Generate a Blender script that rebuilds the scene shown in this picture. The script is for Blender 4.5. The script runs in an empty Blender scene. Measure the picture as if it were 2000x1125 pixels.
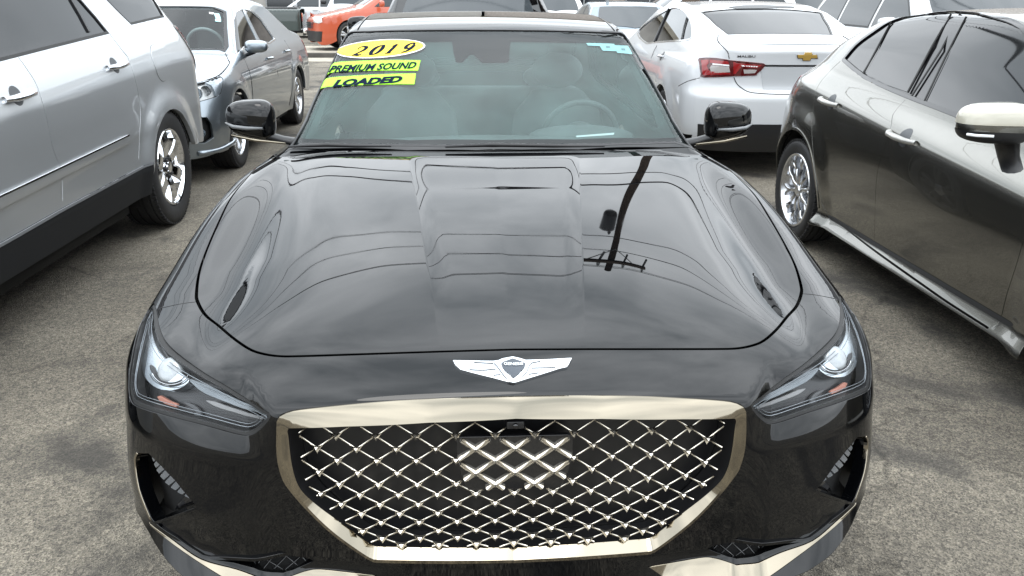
import bpy, bmesh, math, random
import numpy as np
from mathutils import Matrix, Vector
from mathutils.geometry import delaunay_2d_cdt
random.seed(7); RNG = np.random.RandomState(7)
S = bpy.context.scene
COL = S.collection
R_ = math.radians

# ------------------------------------------------------------------ camera
CF, CPOS = 1592.0, np.array([-.093, -1.487, 1.457])
PITCH, YAW, ROLL = R_(19.49), R_(3.23), R_(.34)
_F = np.array([math.sin(YAW)*math.cos(PITCH), math.cos(YAW)*math.cos(PITCH), -math.sin(PITCH)])
_R0 = np.array([math.cos(YAW), -math.sin(YAW), 0.]); _U0 = np.cross(_R0, _F)
_R = _R0*math.cos(ROLL)+_U0*math.sin(ROLL); _U = -_R0*math.sin(ROLL)+_U0*math.cos(ROLL)
cam = bpy.data.cameras.new('camera'); cam_o = bpy.data.objects.new('camera', cam); COL.objects.link(cam_o)
cam.sensor_width = 36.0; cam.lens = CF/2000*36.0; cam.clip_start = .02; cam.clip_end = 2000
_m = Matrix.Identity(4)
for i in range(3):
    _m[i][0], _m[i][1], _m[i][2], _m[i][3] = _R[i], _U[i], -_F[i], CPOS[i]
cam_o.matrix_world = _m
S.camera = cam_o
def pray(uv):
    """photo pixel -> direction in the world (a pixel gives only a direction)"""
    uv = np.atleast_2d(np.asarray(uv, float))
    d = _F[None]+_R[None]*((uv[:, :1]-1000)/CF)-_U[None]*((uv[:, 1:]-562.5)/CF)
    return d/np.linalg.norm(d, axis=1, keepdims=True)
def pix_plane(u, v, axis, val):
    d = pray((u, v))[0]; t = (val-CPOS[axis])/d[axis]; return CPOS+d*t

# ------------------------------------------------------------------ world: overcast sky
S.view_settings.view_transform = 'Standard'; S.view_settings.look = 'None'
S.view_settings.exposure = 0.0; S.view_settings.gamma = 1.0
W = bpy.data.worlds.new('World'); S.world = W; W.use_nodes = True
nt = W.node_tree; nt.nodes.clear()
SUN_EL, SUN_ROT = R_(68), R_(200)
sky = nt.nodes.new('ShaderNodeTexSky'); sky.sky_type = 'NISHITA'; sky.sun_disc = False
sky.sun_elevation = SUN_EL; sky.sun_rotation = SUN_ROT
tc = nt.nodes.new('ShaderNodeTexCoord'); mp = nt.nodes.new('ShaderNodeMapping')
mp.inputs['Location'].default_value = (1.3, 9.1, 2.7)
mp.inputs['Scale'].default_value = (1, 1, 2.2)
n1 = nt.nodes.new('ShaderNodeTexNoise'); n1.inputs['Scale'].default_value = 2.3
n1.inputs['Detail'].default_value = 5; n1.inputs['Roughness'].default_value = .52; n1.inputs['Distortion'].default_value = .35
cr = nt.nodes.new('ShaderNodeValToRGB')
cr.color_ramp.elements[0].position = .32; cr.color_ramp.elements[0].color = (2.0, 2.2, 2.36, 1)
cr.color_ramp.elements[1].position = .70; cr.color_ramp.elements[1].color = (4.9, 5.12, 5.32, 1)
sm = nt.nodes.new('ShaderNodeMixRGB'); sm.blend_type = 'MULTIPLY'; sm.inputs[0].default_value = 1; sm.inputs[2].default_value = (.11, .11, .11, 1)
mx = nt.nodes.new('ShaderNodeMixRGB'); mx.inputs[0].default_value = .90
bg = nt.nodes.new('ShaderNodeBackground'); bg.inputs['Strength'].default_value = 1.0
wo = nt.nodes.new('ShaderNodeOutputWorld')
L_ = nt.links.new
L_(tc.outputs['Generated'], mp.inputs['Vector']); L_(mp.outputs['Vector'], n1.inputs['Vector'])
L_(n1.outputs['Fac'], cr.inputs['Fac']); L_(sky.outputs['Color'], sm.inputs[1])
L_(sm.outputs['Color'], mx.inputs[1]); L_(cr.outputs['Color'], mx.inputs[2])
# an overcast dome is brighter overhead than at the horizon
sx = nt.nodes.new('ShaderNodeSeparateXYZ'); L_(tc.outputs['Generated'], sx.inputs[0])
gm = nt.nodes.new('ShaderNodeMath'); gm.operation = 'MAXIMUM'; gm.inputs[1].default_value = 0; L_(sx.outputs['Z'], gm.inputs[0])
ga = nt.nodes.new('ShaderNodeMath'); ga.operation = 'MULTIPLY_ADD'; ga.inputs[1].default_value = .35; ga.inputs[2].default_value = .65; L_(gm.outputs[0], ga.inputs[0])
L_(ga.outputs[0], bg.inputs['Strength'])
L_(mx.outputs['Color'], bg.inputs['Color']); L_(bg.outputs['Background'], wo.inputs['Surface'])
sun = bpy.data.lights.new('sun', 'SUN'); sun.energy = .7; sun.angle = R_(25); sun.color = (1, .96, .9)
sun_o = bpy.data.objects.new('sun', sun); COL.objects.link(sun_o)
_sd = Vector((math.sin(SUN_ROT)*math.cos(SUN_EL), math.cos(SUN_ROT)*math.cos(SUN_EL), math.sin(SUN_EL)))
sun_o.rotation_euler = _sd.to_track_quat('Z', 'Y').to_euler(); sun_o.location = (0, 0, 30)
S.render.engine = 'CYCLES'
try:
    S.cycles.max_bounces = 8; S.cycles.transparent_max_bounces = 12; S.cycles.glossy_bounces = 5; S.cycles.caustics_reflective = False
except Exception: pass

# ------------------------------------------------------------------ materials
MATS = {}
def pmat(name, col, rough=.5, metal=0., coat=0., coat_rough=.03, spec=.5, emit=None, noise=None, bump=None, trans=0., ior=1.5):
    """principled; noise=(scale, amount) varies the colour, bump=(scale, strength, distance) adds relief"""
    if name in MATS: return MATS[name]
    m = bpy.data.materials.new(name); m.use_nodes = True; t = m.node_tree; b = t.nodes['Principled BSDF']
    b.inputs['Base Color'].default_value = (*col, 1); b.inputs['Roughness'].default_value = rough
    b.inputs['Metallic'].default_value = metal; b.inputs['Coat Weight'].default_value = coat
    b.inputs['Coat Roughness'].default_value = coat_rough; b.inputs['Specular IOR Level'].default_value = spec
    b.inputs['Transmission Weight'].default_value = trans; b.inputs['IOR'].default_value = ior
    if emit: b.inputs['Emission Color'].default_value = (*emit[:3], 1); b.inputs['Emission Strength'].default_value = emit[3]
    if noise or bump:
        c = t.nodes.new('ShaderNodeTexCoord')
    if noise:
        n = t.nodes.new('ShaderNodeTexNoise'); n.inputs['Scale'].default_value = noise[0]; n.inputs['Detail'].default_value = 4
        t.links.new(c.outputs['Object'], n.inputs['Vector'])
        r = t.nodes.new('ShaderNodeValToRGB'); a = noise[1]
        r.color_ramp.elements[0].position = .3; r.color_ramp.elements[1].position = .7
        r.color_ramp.elements[0].color = (*[v*(1-a) for v in col], 1); r.color_ramp.elements[1].color = (*[min(1, v*(1+a)) for v in col], 1)
        t.links.new(n.outputs['Fac'], r.inputs['Fac']); t.links.new(r.outputs['Color'], b.inputs['Base Color'])
    if bump:
        n = t.nodes.new('ShaderNodeTexNoise'); n.inputs['Scale'].default_value = bump[0]; n.inputs['Detail'].default_value = 2
        t.links.new(c.outputs['Object'], n.inputs['Vector'])
        bp = t.nodes.new('ShaderNodeBump'); bp.inputs['Strength'].default_value = bump[1]; bp.inputs['Distance'].default_value = bump[2]
        t.links.new(n.outputs['Fac'], bp.inputs['Height']); t.links.new(bp.outputs['Normal'], b.inputs['Normal'])
    MATS[name] = m; return m
def glassmat(name, tint, refl=1.6, rough=0., film=None):
    """thin sheet of glass: tinted see-through plus a fresnel reflection from both faces; film = (colour, amount) haze: dust, or painted cabin light"""
    if name in MATS: return MATS[name]
    m = bpy.data.materials.new(name); m.use_nodes = True; t = m.node_tree; t.nodes.clear()
    o = t.nodes.new('ShaderNodeOutputMaterial'); tr = t.nodes.new('ShaderNodeBsdfTransparent'); tr.inputs['Color'].default_value = (*tint, 1)
    gl = t.nodes.new('ShaderNodeBsdfGlossy'); gl.inputs['Roughness'].default_value = rough
    fr = t.nodes.new('ShaderNodeFresnel'); fr.inputs['IOR'].default_value = 1.5
    mu = t.nodes.new('ShaderNodeMath'); mu.operation = 'MULTIPLY'; mu.inputs[1].default_value = refl; mu.use_clamp = True
    mi = t.nodes.new('ShaderNodeMixShader')
    t.links.new(fr.outputs[0], mu.inputs[0]); t.links.new(mu.outputs[0], mi.inputs[0])
    base = tr.outputs[0]
    if film:
        df = t.nodes.new('ShaderNodeBsdfTranslucent' if len(film) > 2 else 'ShaderNodeBsdfDiffuse'); df.inputs['Color'].default_value = (*film[0], 1)
        m2 = t.nodes.new('ShaderNodeMixShader'); m2.inputs[0].default_value = film[1]
        fc = t.nodes.new('ShaderNodeTexCoord'); fn = t.nodes.new('ShaderNodeTexNoise'); fn.inputs['Scale'].default_value = 5; fn.inputs['Detail'].default_value = 5; fn.inputs['Roughness'].default_value = .6
        fm = t.nodes.new('ShaderNodeMapRange'); fm.inputs[1].default_value = .3; fm.inputs[2].default_value = .75; fm.inputs[3].default_value = film[1]*.6; fm.inputs[4].default_value = film[1]*1.7
        t.links.new(fc.outputs['Object'], fn.inputs['Vector']); t.links.new(fn.outputs['Fac'], fm.inputs[0]); t.links.new(fm.outputs[0], m2.inputs[0])
        t.links.new(tr.outputs[0], m2.inputs[1]); t.links.new(df.outputs[0], m2.inputs[2]); base = m2.outputs[0]
    t.links.new(base, mi.inputs[1]); t.links.new(gl.outputs[0], mi.inputs[2])
    t.links.new(mi.outputs[0], o.inputs['Surface']); MATS[name] = m; return m

M_BLACK = pmat('black_paint', (.0012, .0014, .0018), .4, spec=0., coat=1, coat_rough=.012)
def dusty(m, lo=.008, hi=.07, sc=3.):
    t = m.node_tree; b = t.nodes['Principled BSDF']; c = t.nodes.new('ShaderNodeTexCoord'); n = t.nodes.new('ShaderNodeTexNoise'); n.inputs['Scale'].default_value = sc; n.inputs['Detail'].default_value = 6; n.inputs['Roughness'].default_value = .65
    r = t.nodes.new('ShaderNodeMapRange'); r.inputs[1].default_value = .45; r.inputs[2].default_value = .8; r.inputs[3].default_value = lo; r.inputs[4].default_value = hi
    t.links.new(c.outputs['Object'], n.inputs['Vector']); t.links.new(n.outputs['Fac'], r.inputs[0]); t.links.new(r.outputs[0], b.inputs['Coat Roughness'])
dusty(M_BLACK)
M_GAP = pmat('gap_black', (.004, .004, .004), .8)
M_TRIM = pmat('black_trim', (.012, .012, .013), .38)
M_GLOSSTRIM = pmat('gloss_black', (.006, .006, .007), .12, coat=.6)
M_RUBBER = pmat('rubber', (.012, .012, .012), .6)
M_TYRE = pmat('tyre_rubber', (.016, .016, .017), .62, noise=(30, .25), bump=(260, .25, .002))
M_CHROME = pmat('chrome', (.82, .83, .85), .07, 1)
M_BRONZE = pmat('smoked_chrome', (.335, .298, .235), .07, 1, noise=(3, .06))
M_BRONZE_D = pmat('smoked_chrome_mesh', (.80, .75, .66), .2, 1)
M_ALLOY = pmat('alloy', (.62, .63, .65), .22, 1)
M_DARKALLOY = pmat('brake_dark', (.05, .05, .05), .5, .6)
M_UNDER = pmat('underbody', (.01, .01, .01), .9)
M_INT = pmat('interior_grey', (.26, .28, .28), .75, noise=(14, .1))
M_DASH = pmat('dashboard_dark', (.10, .108, .108), .8, noise=(14, .1))
M_LINING = pmat('headliner', (.28, .30, .30), .9)
M_CABGLASS = glassmat('cabin_side_glass', (.66, .72, .70), 1.4)
M_GLOWGLASS = glassmat('glow_film_glass', (.6, .66, .65), 1.2, film=((.62, .70, .70), .5, True))  # translucent film added to make the backdrop behind the windshield brighter
M_INT2 = pmat('interior_dark', (.05, .054, .055), .7)
M_DARKGLASS = pmat('privacy_glass', (.012, .013, .014), .02, spec=.45)
M_WINDSHIELD = glassmat('windshield_glass', (.84, .95, .94), .80, film=((.42, .50, .50), .012))
M_CABINLIGHT = glassmat('painted_cabin_light', (.93, .97, .97), 0., film=((.40, .60, .57), .105))  # teal film paints in the light of a brighter cabin
M_SIDEGLASS = glassmat('side_glass', (.25, .29, .28), 1.7)
M_CLEAR = glassmat('clear_lens', (.96, .97, .98), .32)
M_RED = pmat('red_lens', (.24, .008, .010), .08, coat=1, coat_rough=.02)
M_REDDARK = pmat('red_lens_dark', (.07, .004, .005), .1, coat=1)
M_AMBER = pmat('amber_lens', (.75, .22, .03), .15, coat=1)
M_WHITEPL = pmat('white_plastic', (.75, .77, .78), .3)
M_FRIT = pmat('frit_black', (.012, .0125, .0135), .9, spec=0.)
# ------------------------------------------------------------------ mesh helpers
def mesh_obj(name, V, Fc, mat, parent=None, normals=None, smooth=True):
    me = bpy.data.meshes.new(name); me.from_pydata([tuple(map(float, v)) for v in V], [], [tuple(map(int, q)) for q in Fc]); me.update()
    if smooth and len(me.polygons): me.polygons.foreach_set('use_smooth', [True]*len(me.polygons))
    if normals is not None:
        me.normals_split_custom_set_from_vertices([tuple(map(float, n)) for n in normals])
    for m in (mat if isinstance(mat, (list, tuple)) else [mat]): me.materials.append(m)
    o = bpy.data.objects.new(name, me); COL.objects.link(o)
    if parent is not None: o.parent = parent
    return o
def empty(name, label, cat, loc=(0, 0, 0), rz=0., group=None):
    o = bpy.data.objects.new(name, None); COL.objects.link(o); o.location = loc; o.rotation_euler = (0, 0, rz); o.empty_display_size = .2
    o['label'] = label; o['category'] = cat
    if group: o['group'] = group
    return o
def tag(o, label, cat, group=None):
    o['label'] = label; o['category'] = cat
    if group: o['group'] = group
    return o
class MB:
    """collects vertices and faces of one mesh"""
    def __init__(s): s.v = []; s.f = []
    def add(s, v, f):
        n = len(s.v); s.v += [tuple(map(float, p)) for p in v]; s.f += [tuple(i+n for i in q) for q in f]; return s
    def box(s, c, d, rot=None):
        c = np.array(c); h = np.array(d)/2
        v = np.array([[x, y, z] for x in (-1, 1) for y in (-1, 1) for z in (-1, 1)])*h
        if rot is not None: v = v@np.array(rot).T
        return s.add(v+c, [(0, 1, 3, 2), (4, 6, 7, 5), (0, 4, 5, 1), (2, 3, 7, 6), (0, 2, 6, 4), (1, 5, 7, 3)])
    def tube(s, pts, r, n=8, cap=True, up=(0, 0, 1), flat=1.):
        pts = np.array(pts, float); r = np.broadcast_to(np.asarray(r, float), (len(pts),)); V = []; F = []
        for i, p in enumerate(pts):
            d = pts[min(i+1, len(pts)-1)]-pts[max(i-1, 0)]; d = d/(np.linalg.norm(d)+1e-12)
            u = np.array(up, float)
            if abs(d@u) > .95: u = np.array([1., 0, 0]) if abs(d[0]) < .9 else np.array([0, 1., 0])
            a = np.cross(d, u); a /= np.linalg.norm(a); b = np.cross(a, d)
            for k in range(n):
                t = 2*math.pi*k/n; V.append(p+r[i]*(a*math.cos(t)+b*math.sin(t)*flat))
        for i in range(len(pts)-1):
            for k in range(n):
                F.append((i*n+k, i*n+(k+1) % n, (i+1)*n+(k+1) % n, (i+1)*n+k))
        if cap: F.append(tuple(range(n))); F.append(tuple(range((len(pts)-1)*n, len(pts)*n))[::-1])
        return s.add(V, F)
    def lathe(s, prof, n=48, axis='x', closed=False):
        """prof: list of (axial, radius)"""
        V = []; F = []; m = len(prof)
        for k in range(n):
            t = 2*math.pi*k/n; c, q = math.cos(t), math.sin(t)
            for a, r in prof: V.append({'x': (a, r*c, r*q), 'z': (r*c, r*q, a), 'y': (r*c, a, r*q)}[axis])
        for k in range(n):
            for j in range(m if closed else m-1):
                j2 = (j+1) % m; k2 = (k+1) % n
                F.append((k*m+j, k*m+j2, k2*m+j2, k2*m+j))
        return s.add(V, F)
    def ell(s, c, r, nu=20, nv=12):
        V = []; F = []
        for j in range(nv+1):
            p = math.pi*j/nv
            for i in range(nu):
                t = 2*math.pi*i/nu; V.append((c[0]+r[0]*math.sin(p)*math.cos(t), c[1]+r[1]*math.sin(p)*math.sin(t), c[2]+r[2]*math.cos(p)))
        for j in range(nv):
            for i in range(nu): F.append((j*nu+i, (j+1)*nu+i, (j+1)*nu+(i+1) % nu, j*nu+(i+1) % nu))
        return s.add(V, F)
    def grid(s, P):
        P = np.asarray(P); a, b = P.shape[:2]
        return s.add(P.reshape(-1, 3), [(i*b+j, i*b+j+1, (i+1)*b+j+1, (i+1)*b+j) for i in range(a-1) for j in range(b-1)])
    def build(s, name, mat, parent=None, smooth=True, bevel=None, subd=0, auto=None):
        o = mesh_obj(name, s.v, s.f, mat, parent, smooth=smooth)
        if auto is not None:
            try: o.data.set_sharp_from_angle(angle=R_(auto))
            except Exception: pass
        if bevel:
            m = o.modifiers.new('bevel', 'BEVEL'); m.width = bevel; m.segments = 2; m.limit_method = 'ANGLE'
        if subd:
            m = o.modifiers.new('sub', 'SUBSURF'); m.levels = subd; m.render_levels = subd
        return o
def pchip(xs, ys, x):
    xs, ys = np.asarray(xs, float), np.asarray(ys, float); h = np.diff(xs); d = np.diff(ys)/h
    m = np.zeros(len(xs)); m[0], m[-1] = d[0], d[-1]
    for i in range(1, len(xs)-1):
        if d[i-1]*d[i] > 0:
            w1, w2 = 2*h[i]+h[i-1], h[i]+2*h[i-1]; m[i] = (w1+w2)/(w1/d[i-1]+w2/d[i])
    k = np.clip(np.searchsorted(xs, x)-1, 0, len(xs)-2); t = (x-xs[k])/h[k]; t = np.clip(t, -5, 5)
    lo, hi = x < xs[0], x > xs[-1]
    r = (2*t**3-3*t**2+1)*ys[k]+(t**3-2*t**2+t)*h[k]*m[k]+(-2*t**3+3*t**2)*ys[k+1]+(t**3-t**2)*h[k]*m[k+1]
    r = np.where(lo, ys[0]+(x-xs[0])*m[0], r); return np.where(hi, ys[-1]+(x-xs[-1])*m[-1], r)
class Tab:
    """smooth 1-D profile through points, Gaussian-softened by sig"""
    def __init__(s, pts, sig=.03, lo=None, hi=None, lin=False):
        p = np.array(pts, float); a = (p[0, 0]-.6) if lo is None else lo; b = (p[-1, 0]+.6) if hi is None else hi
        s.x = np.linspace(a, b, 4001); y = np.interp(s.x, p[:, 0], p[:, 1]) if lin else pchip(p[:, 0], p[:, 1], s.x)
        if sig > 0:
            dx = s.x[1]-s.x[0]; n = int(3*sig/dx)+1; k = np.exp(-.5*(np.arange(-n, n+1)*dx/sig)**2); k /= k.sum()
            sl, sr = y[1]-y[0], y[-1]-y[-2]
            yy = np.concatenate([y[0]+sl*np.arange(-n, 0), y, y[-1]+sr*np.arange(1, n+1)]); y = np.convolve(yy, k, 'valid')
        s.y = y
    def __call__(s, x): return np.interp(x, s.x, s.y)
def smax(a, b, k):
    h = np.clip(.5+.5*(a-b)/k, 0, 1); return b*(1-h)+a*h+k*h*(1-h)
def smin(a, b, k): return -smax(-a, -b, k)
def sstep(a, b, x):
    t = np.clip((x-a)/(b-a), 0, 1); return t*t*(3-2*t)

class Body:
    """implicit car body: f(P) < 0 inside, in the car's own axes (x right, y from nose to tail, z up)"""
    def __init__(s, f, root=None, loc=(0, 0, 0), rz=0.):
        s.f = f; s.root = root; s.loc = np.array(loc, float); s.rz = rz
        c, q = math.cos(rz), math.sin(rz); s.Rm = np.array([[c, -q, 0], [q, c, 0], [0, 0, 1.]])
    def cast(s, O, D, t0=0., t1=4., n=140, off=0.):
        """walk the rays by the field's own distance until they cross the surface, then bisect"""
        O = np.atleast_2d(O); D = np.atleast_2d(D); N = len(O); lo = np.full(N, t0, float); hi = np.full(N, t1, float); done = np.zeros(N, bool)
        mn = np.full(N, 1e9); mt = np.full(N, t1, float); t = np.full(N, t0, float); act = np.arange(N)
        for _ in range(160):
            if not len(act): break
            v = s.f(O[act]+D[act]*t[act, None])-off
            c = v <= 0; hi[act[c]] = t[act[c]]; done[act[c]] = True
            b = v < mn[act]; mn[act[b]] = v[b]; mt[act[b]] = t[act[b]]
            g = act[~c]; lo[g] = t[g]; t[g] += np.clip(v[~c]*.55, .006, .35); act = g[t[g] < t1]
        d = np.where(done)[0]; l, h = lo[d], hi[d]
        for _ in range(17):
            m = .5*(l+h); neg = s.f(O[d]+D[d]*m[:, None])-off <= 0; h = np.where(neg, m, h); l = np.where(neg, l, m)
        hi[d] = h; r = np.where(done, hi, mt); return O+D*r[:, None], done
    def normal(s, P, e=.003):
        g = np.stack([s.f(P+np.eye(3)[i]*e)-s.f(P-np.eye(3)[i]*e) for i in range(3)], 1)
        return g/(np.linalg.norm(g, axis=1, keepdims=True)+1e-12)
    def pix(s, uv, off=0., t1=40., t0=.3, n=900):
        """photo pixels -> points where their rays meet this body"""
        D = pray(uv)@s.Rm; O = np.repeat(((CPOS-s.loc)@s.Rm)[None], len(D), 0)
        return s.cast(O, D, t0, t1, n, off)[0]
class Dom:
    """2-D chart of a body: to3(uv), to2(P)"""
    def __init__(s, body, kind, sg=1, O=(0, 1., .35), lim=4.):
        s.b = body; s.k = kind; s.sg = sg; s.O = np.array(O, float); s.lim = lim
    def rays(s, q):
        n = len(q); z = np.zeros(n); o = np.ones(n)
        if s.k == 'side': return np.stack([s.sg*1.6*o, q[:, 0], q[:, 1]], 1), np.stack([-s.sg*o, z, z], 1), 1.6
        if s.k == 'top': return np.stack([q[:, 0], q[:, 1], 2.6*o], 1), np.stack([z, z, -o], 1), 2.6
        if s.k == 'front': return np.stack([q[:, 0], -1*o, q[:, 1]], 1), np.stack([z, o, z], 1), 4.
        if s.k == 'rear': return np.stack([q[:, 0], 7*o, q[:, 1]], 1), np.stack([z, -o, z], 1), 4.5
        if s.k == 'ring':
            th = q[:, 0]/.8; d = np.stack([np.sin(th), z, np.cos(th)], 1); c = np.stack([z, q[:, 1], s.O[2]*o], 1); return c+d*1.9, -d, 1.85
        ph, el = q[:, 0], q[:, 1]
        d = np.stack([np.sin(ph)*np.cos(el), -np.cos(ph)*np.cos(el), np.sin(el)], 1)
        return s.O+d*2.2, -d, 2.1
    def to3(s, q, off=0.):
        q = np.atleast_2d(q); O, D, t1 = s.rays(q); P, ok = s.b.cast(O, D, 0, t1, 200)
        N = s.b.normal(P)
        return P+N*off, N, ok
    def to2(s, P):
        P = np.atleast_2d(P)
        if s.k == 'side': return P[:, 1:3]
        if s.k == 'top': return P[:, 0:2]
        if s.k in ('front', 'rear'): return P[:, [0, 2]]
        if s.k == 'ring': return np.stack([.8*np.arctan2(P[:, 0], P[:, 2]-s.O[2]), P[:, 1]], 1)
        d = P-s.O; return np.stack([np.arctan2(d[:, 0], -d[:, 1]), np.arctan2(d[:, 2], np.hypot(d[:, 0], d[:, 1]))], 1)
def inside(q, poly):
    poly = np.asarray(poly); x, y = q[:, 0], q[:, 1]; r = np.zeros(len(q), bool); j = len(poly)-1
    for i in range(len(poly)):
        xi, yi = poly[i]; xj, yj = poly[j]
        c = ((yi > y) != (yj > y)) & (x < (xj-xi)*(y-yi)/((yj-yi) if abs(yj-yi) > 1e-12 else 1e-12)+xi); r ^= c; j = i
    return r
def resamp(poly, h, closed=True):
    poly = np.asarray(poly, float); out = []; n = len(poly)
    for i in range(n if closed else n-1):
        a, b = poly[i], poly[(i+1) % n]; L = np.linalg.norm(b-a); k = max(1, int(math.ceil(L/h)))
        for t in range(k): out.append(a+(b-a)*t/k)
    if not closed: out.append(poly[-1])
    return np.array(out)
def spl(pts, n=6, closed=False):
    """Catmull-Rom through points"""
    p = np.asarray(pts, float); m = len(p); out = []
    for i in range(m if closed else m-1):
        g = (lambda k: p[k % m]) if closed else (lambda k: p[min(max(k, 0), m-1)])
        a, b, c, d = g(i-1), g(i), g(i+1), g(i+2)
        for t in np.linspace(0, 1, n, endpoint=False):
            out.append(.5*((2*b)+(-a+c)*t+(2*a-5*b+4*c-d)*t*t+(-a+3*b-3*c+d)*t**3))
    if not closed: out.append(p[-1])
    return np.array(out)
def area(p): p = np.asarray(p); return .5*np.sum(p[:, 0]*np.roll(p[:, 1], -1)-np.roll(p[:, 0], -1)*p[:, 1])
def inset(poly, d):
    """move a closed outline inwards by d (negative = outwards)"""
    p = np.asarray(poly, float); keep = np.linalg.norm(p-np.roll(p, 1, 0), axis=1) > 1e-6; p = p[keep]
    e = np.roll(p, -1, 0)-p; e /= np.linalg.norm(e, axis=1, keepdims=True)
    sg = 1 if area(p) > 0 else -1; n = np.stack([-e[:, 1], e[:, 0]], 1)*sg
    m = n+np.roll(n, 1, 0); m /= np.maximum(np.linalg.norm(m, axis=1, keepdims=True), .3); c = np.clip(np.sum(m*n, 1), .45, 1)
    return p+m*(d/c)[:, None]
def tess(outer, holes, h, lines=()):
    loops = [resamp(outer, h)]+[resamp(q, h) for q in holes]
    pts = np.concatenate(loops); edges = []; k = 0
    for l in loops:
        n = len(l); edges += [(k+i, k+(i+1) % n) for i in range(n)]; k += n
    for ln in lines:                        # feature lines the triangles must follow
        l = resamp(np.asarray(ln, float), h, False); ok = inside(l, loops[0])
        for q in loops[1:]: ok &= ~inside(l, q)
        ok &= (((l[:, None]-np.concatenate(loops)[None])**2).sum(2).min(1) > (h*.25)**2)
        ix = -np.ones(len(l), int); ix[ok] = np.arange(ok.sum())+len(pts); edges += [(int(ix[i]), int(ix[i+1])) for i in range(len(l)-1) if ok[i] and ok[i+1]]; pts = np.concatenate([pts, l[ok]])
    lo, hi = loops[0].min(0), loops[0].max(0)
    gy = np.arange(lo[1], hi[1], h*.87); G = []
    for r, yv in enumerate(gy):
        xs = np.arange(lo[0]+(h/2 if r % 2 else 0), hi[0], h); G.append(np.stack([xs, np.full(len(xs), yv)], 1))
    G = np.concatenate(G) if G else np.zeros((0, 2)); ok = inside(G, loops[0])
    for q in loops[1:]: ok &= ~inside(G, q)
    G = G[ok]
    if len(G):
        near = np.zeros(len(G), bool)
        for c in range(0, len(G), 4000):
            g = G[c:c+4000]; near[c:c+4000] = (((g[:, None]-pts[None])**2).sum(2).min(1) < (h*.55)**2)
        G = G[~near]
    A = np.concatenate([pts, G])
    r = delaunay_2d_cdt([Vector(p) for p in A], edges, [], 0, 1e-7)
    V = np.array([tuple(v) for v in r[0]]); T = np.array([tuple(f) for f in r[2]]); c = V[T].mean(1)
    ok = inside(c, loops[0])
    for q in loops[1:]: ok &= ~inside(c, q)
    return V, T[ok]
def patch(name, dom, outer, holes, h, mat, parent, off=0., rim=.014, rimmat=None, bev=.0016, lines=()):
    """a panel cut out of a body along outlines in a chart; edges turned in by rim"""
    V, T = tess(outer, holes, h, lines)
    used = np.unique(T); mp_ = -np.ones(len(V), int); mp_[used] = np.arange(len(used)); V = V[used]; T = mp_[T]
    P, N, ok = dom.to3(V, off)
    a = np.cross(P[T[:, 1]]-P[T[:, 0]], P[T[:, 2]]-P[T[:, 0]]); fl = (a*N[T].mean(1)).sum(1) < 0
    T[fl] = T[fl][:, [0, 2, 1]]
    Vs = [P]; Ns = [N]; Fs = [tuple(t) for t in T]
    if rim:
        from collections import Counter
        cnt = {}
        for t in T:
            for i in range(3):
                e = (t[i], t[(i+1) % 3]); cnt[tuple(sorted(e))] = None if tuple(sorted(e)) in cnt else e
        be = [e for e in cnt.values() if e is not None]; bv = sorted({i for e in be for i in e}); ix = {v: k for k, v in enumerate(bv)}
        od = np.zeros((len(bv), 3))
        for a_, b_ in be:
            d = P[b_]-P[a_]; o_ = np.cross(d, N[a_]); o_ /= (np.linalg.norm(o_)+1e-12); od[ix[a_]] += o_; od[ix[b_]] += o_
        od /= (np.linalg.norm(od, axis=1, keepdims=True)+1e-12); bi = np.array(bv); n0 = len(P); nb = len(bv)
        for dep, outw, mixn in ((0, 0, 0.), (bev*.35, bev*.65, .7), (bev, bev, 1.), (rim, bev, 1.)):
            q = P[bi]-N[bi]*dep+od*outw; nn = N[bi]*(1-mixn)+od*mixn; nn /= (np.linalg.norm(nn, axis=1, keepdims=True)+1e-12)
            Vs.append(q); Ns.append(nn)
        for a_, b_ in be:
            for r in range(3):
                A, B = n0+r*nb+ix[a_], n0+r*nb+ix[b_]; Fs.append((B, A, A+nb, B+nb))
    o = mesh_obj(name, np.concatenate(Vs), Fs, mat, parent, np.concatenate(Ns))
    return o
def mirror_poly(p): p = np.asarray(p, float).copy(); p[:, 0] *= -1; return p[::-1]
def sym(p):
    """closed symmetric outline from its left half listed from one end to the other on the centre line"""
    p = np.asarray(p, float); return np.concatenate([p, mirror_poly(p)])
def sweep(name, pts, nrm, prof, mat, parent, closed=False, smooth=True, auto=40):
    """profile (a along side, b along normal) swept along 3-D points with given normals"""
    pts = np.asarray(pts, float); nrm = np.asarray(nrm, float); n = len(pts); m = len(prof); V = []; F = []
    for i in range(n):
        d = (pts[(i+1) % n]-pts[(i-1) % n]) if closed else (pts[min(i+1, n-1)]-pts[max(i-1, 0)])
        d /= (np.linalg.norm(d)+1e-12); k = nrm[i]-d*(nrm[i]@d); k /= (np.linalg.norm(k)+1e-12); s_ = np.cross(d, k)
        for a, b in prof: V.append(pts[i]+s_*a+k*b)
    for i in range(n if closed else n-1):
        j = (i+1) % n
        for q in range(m): F.append((i*m+q, i*m+(q+1) % m, j*m+(q+1) % m, j*m+q))
    if not closed: F.append(tuple(range(m))[::-1]); F.append(tuple(range((n-1)*m, n*m)))
    b = MB().add(V, F); return b.build(name, mat, parent, smooth=smooth, auto=auto)
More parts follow.
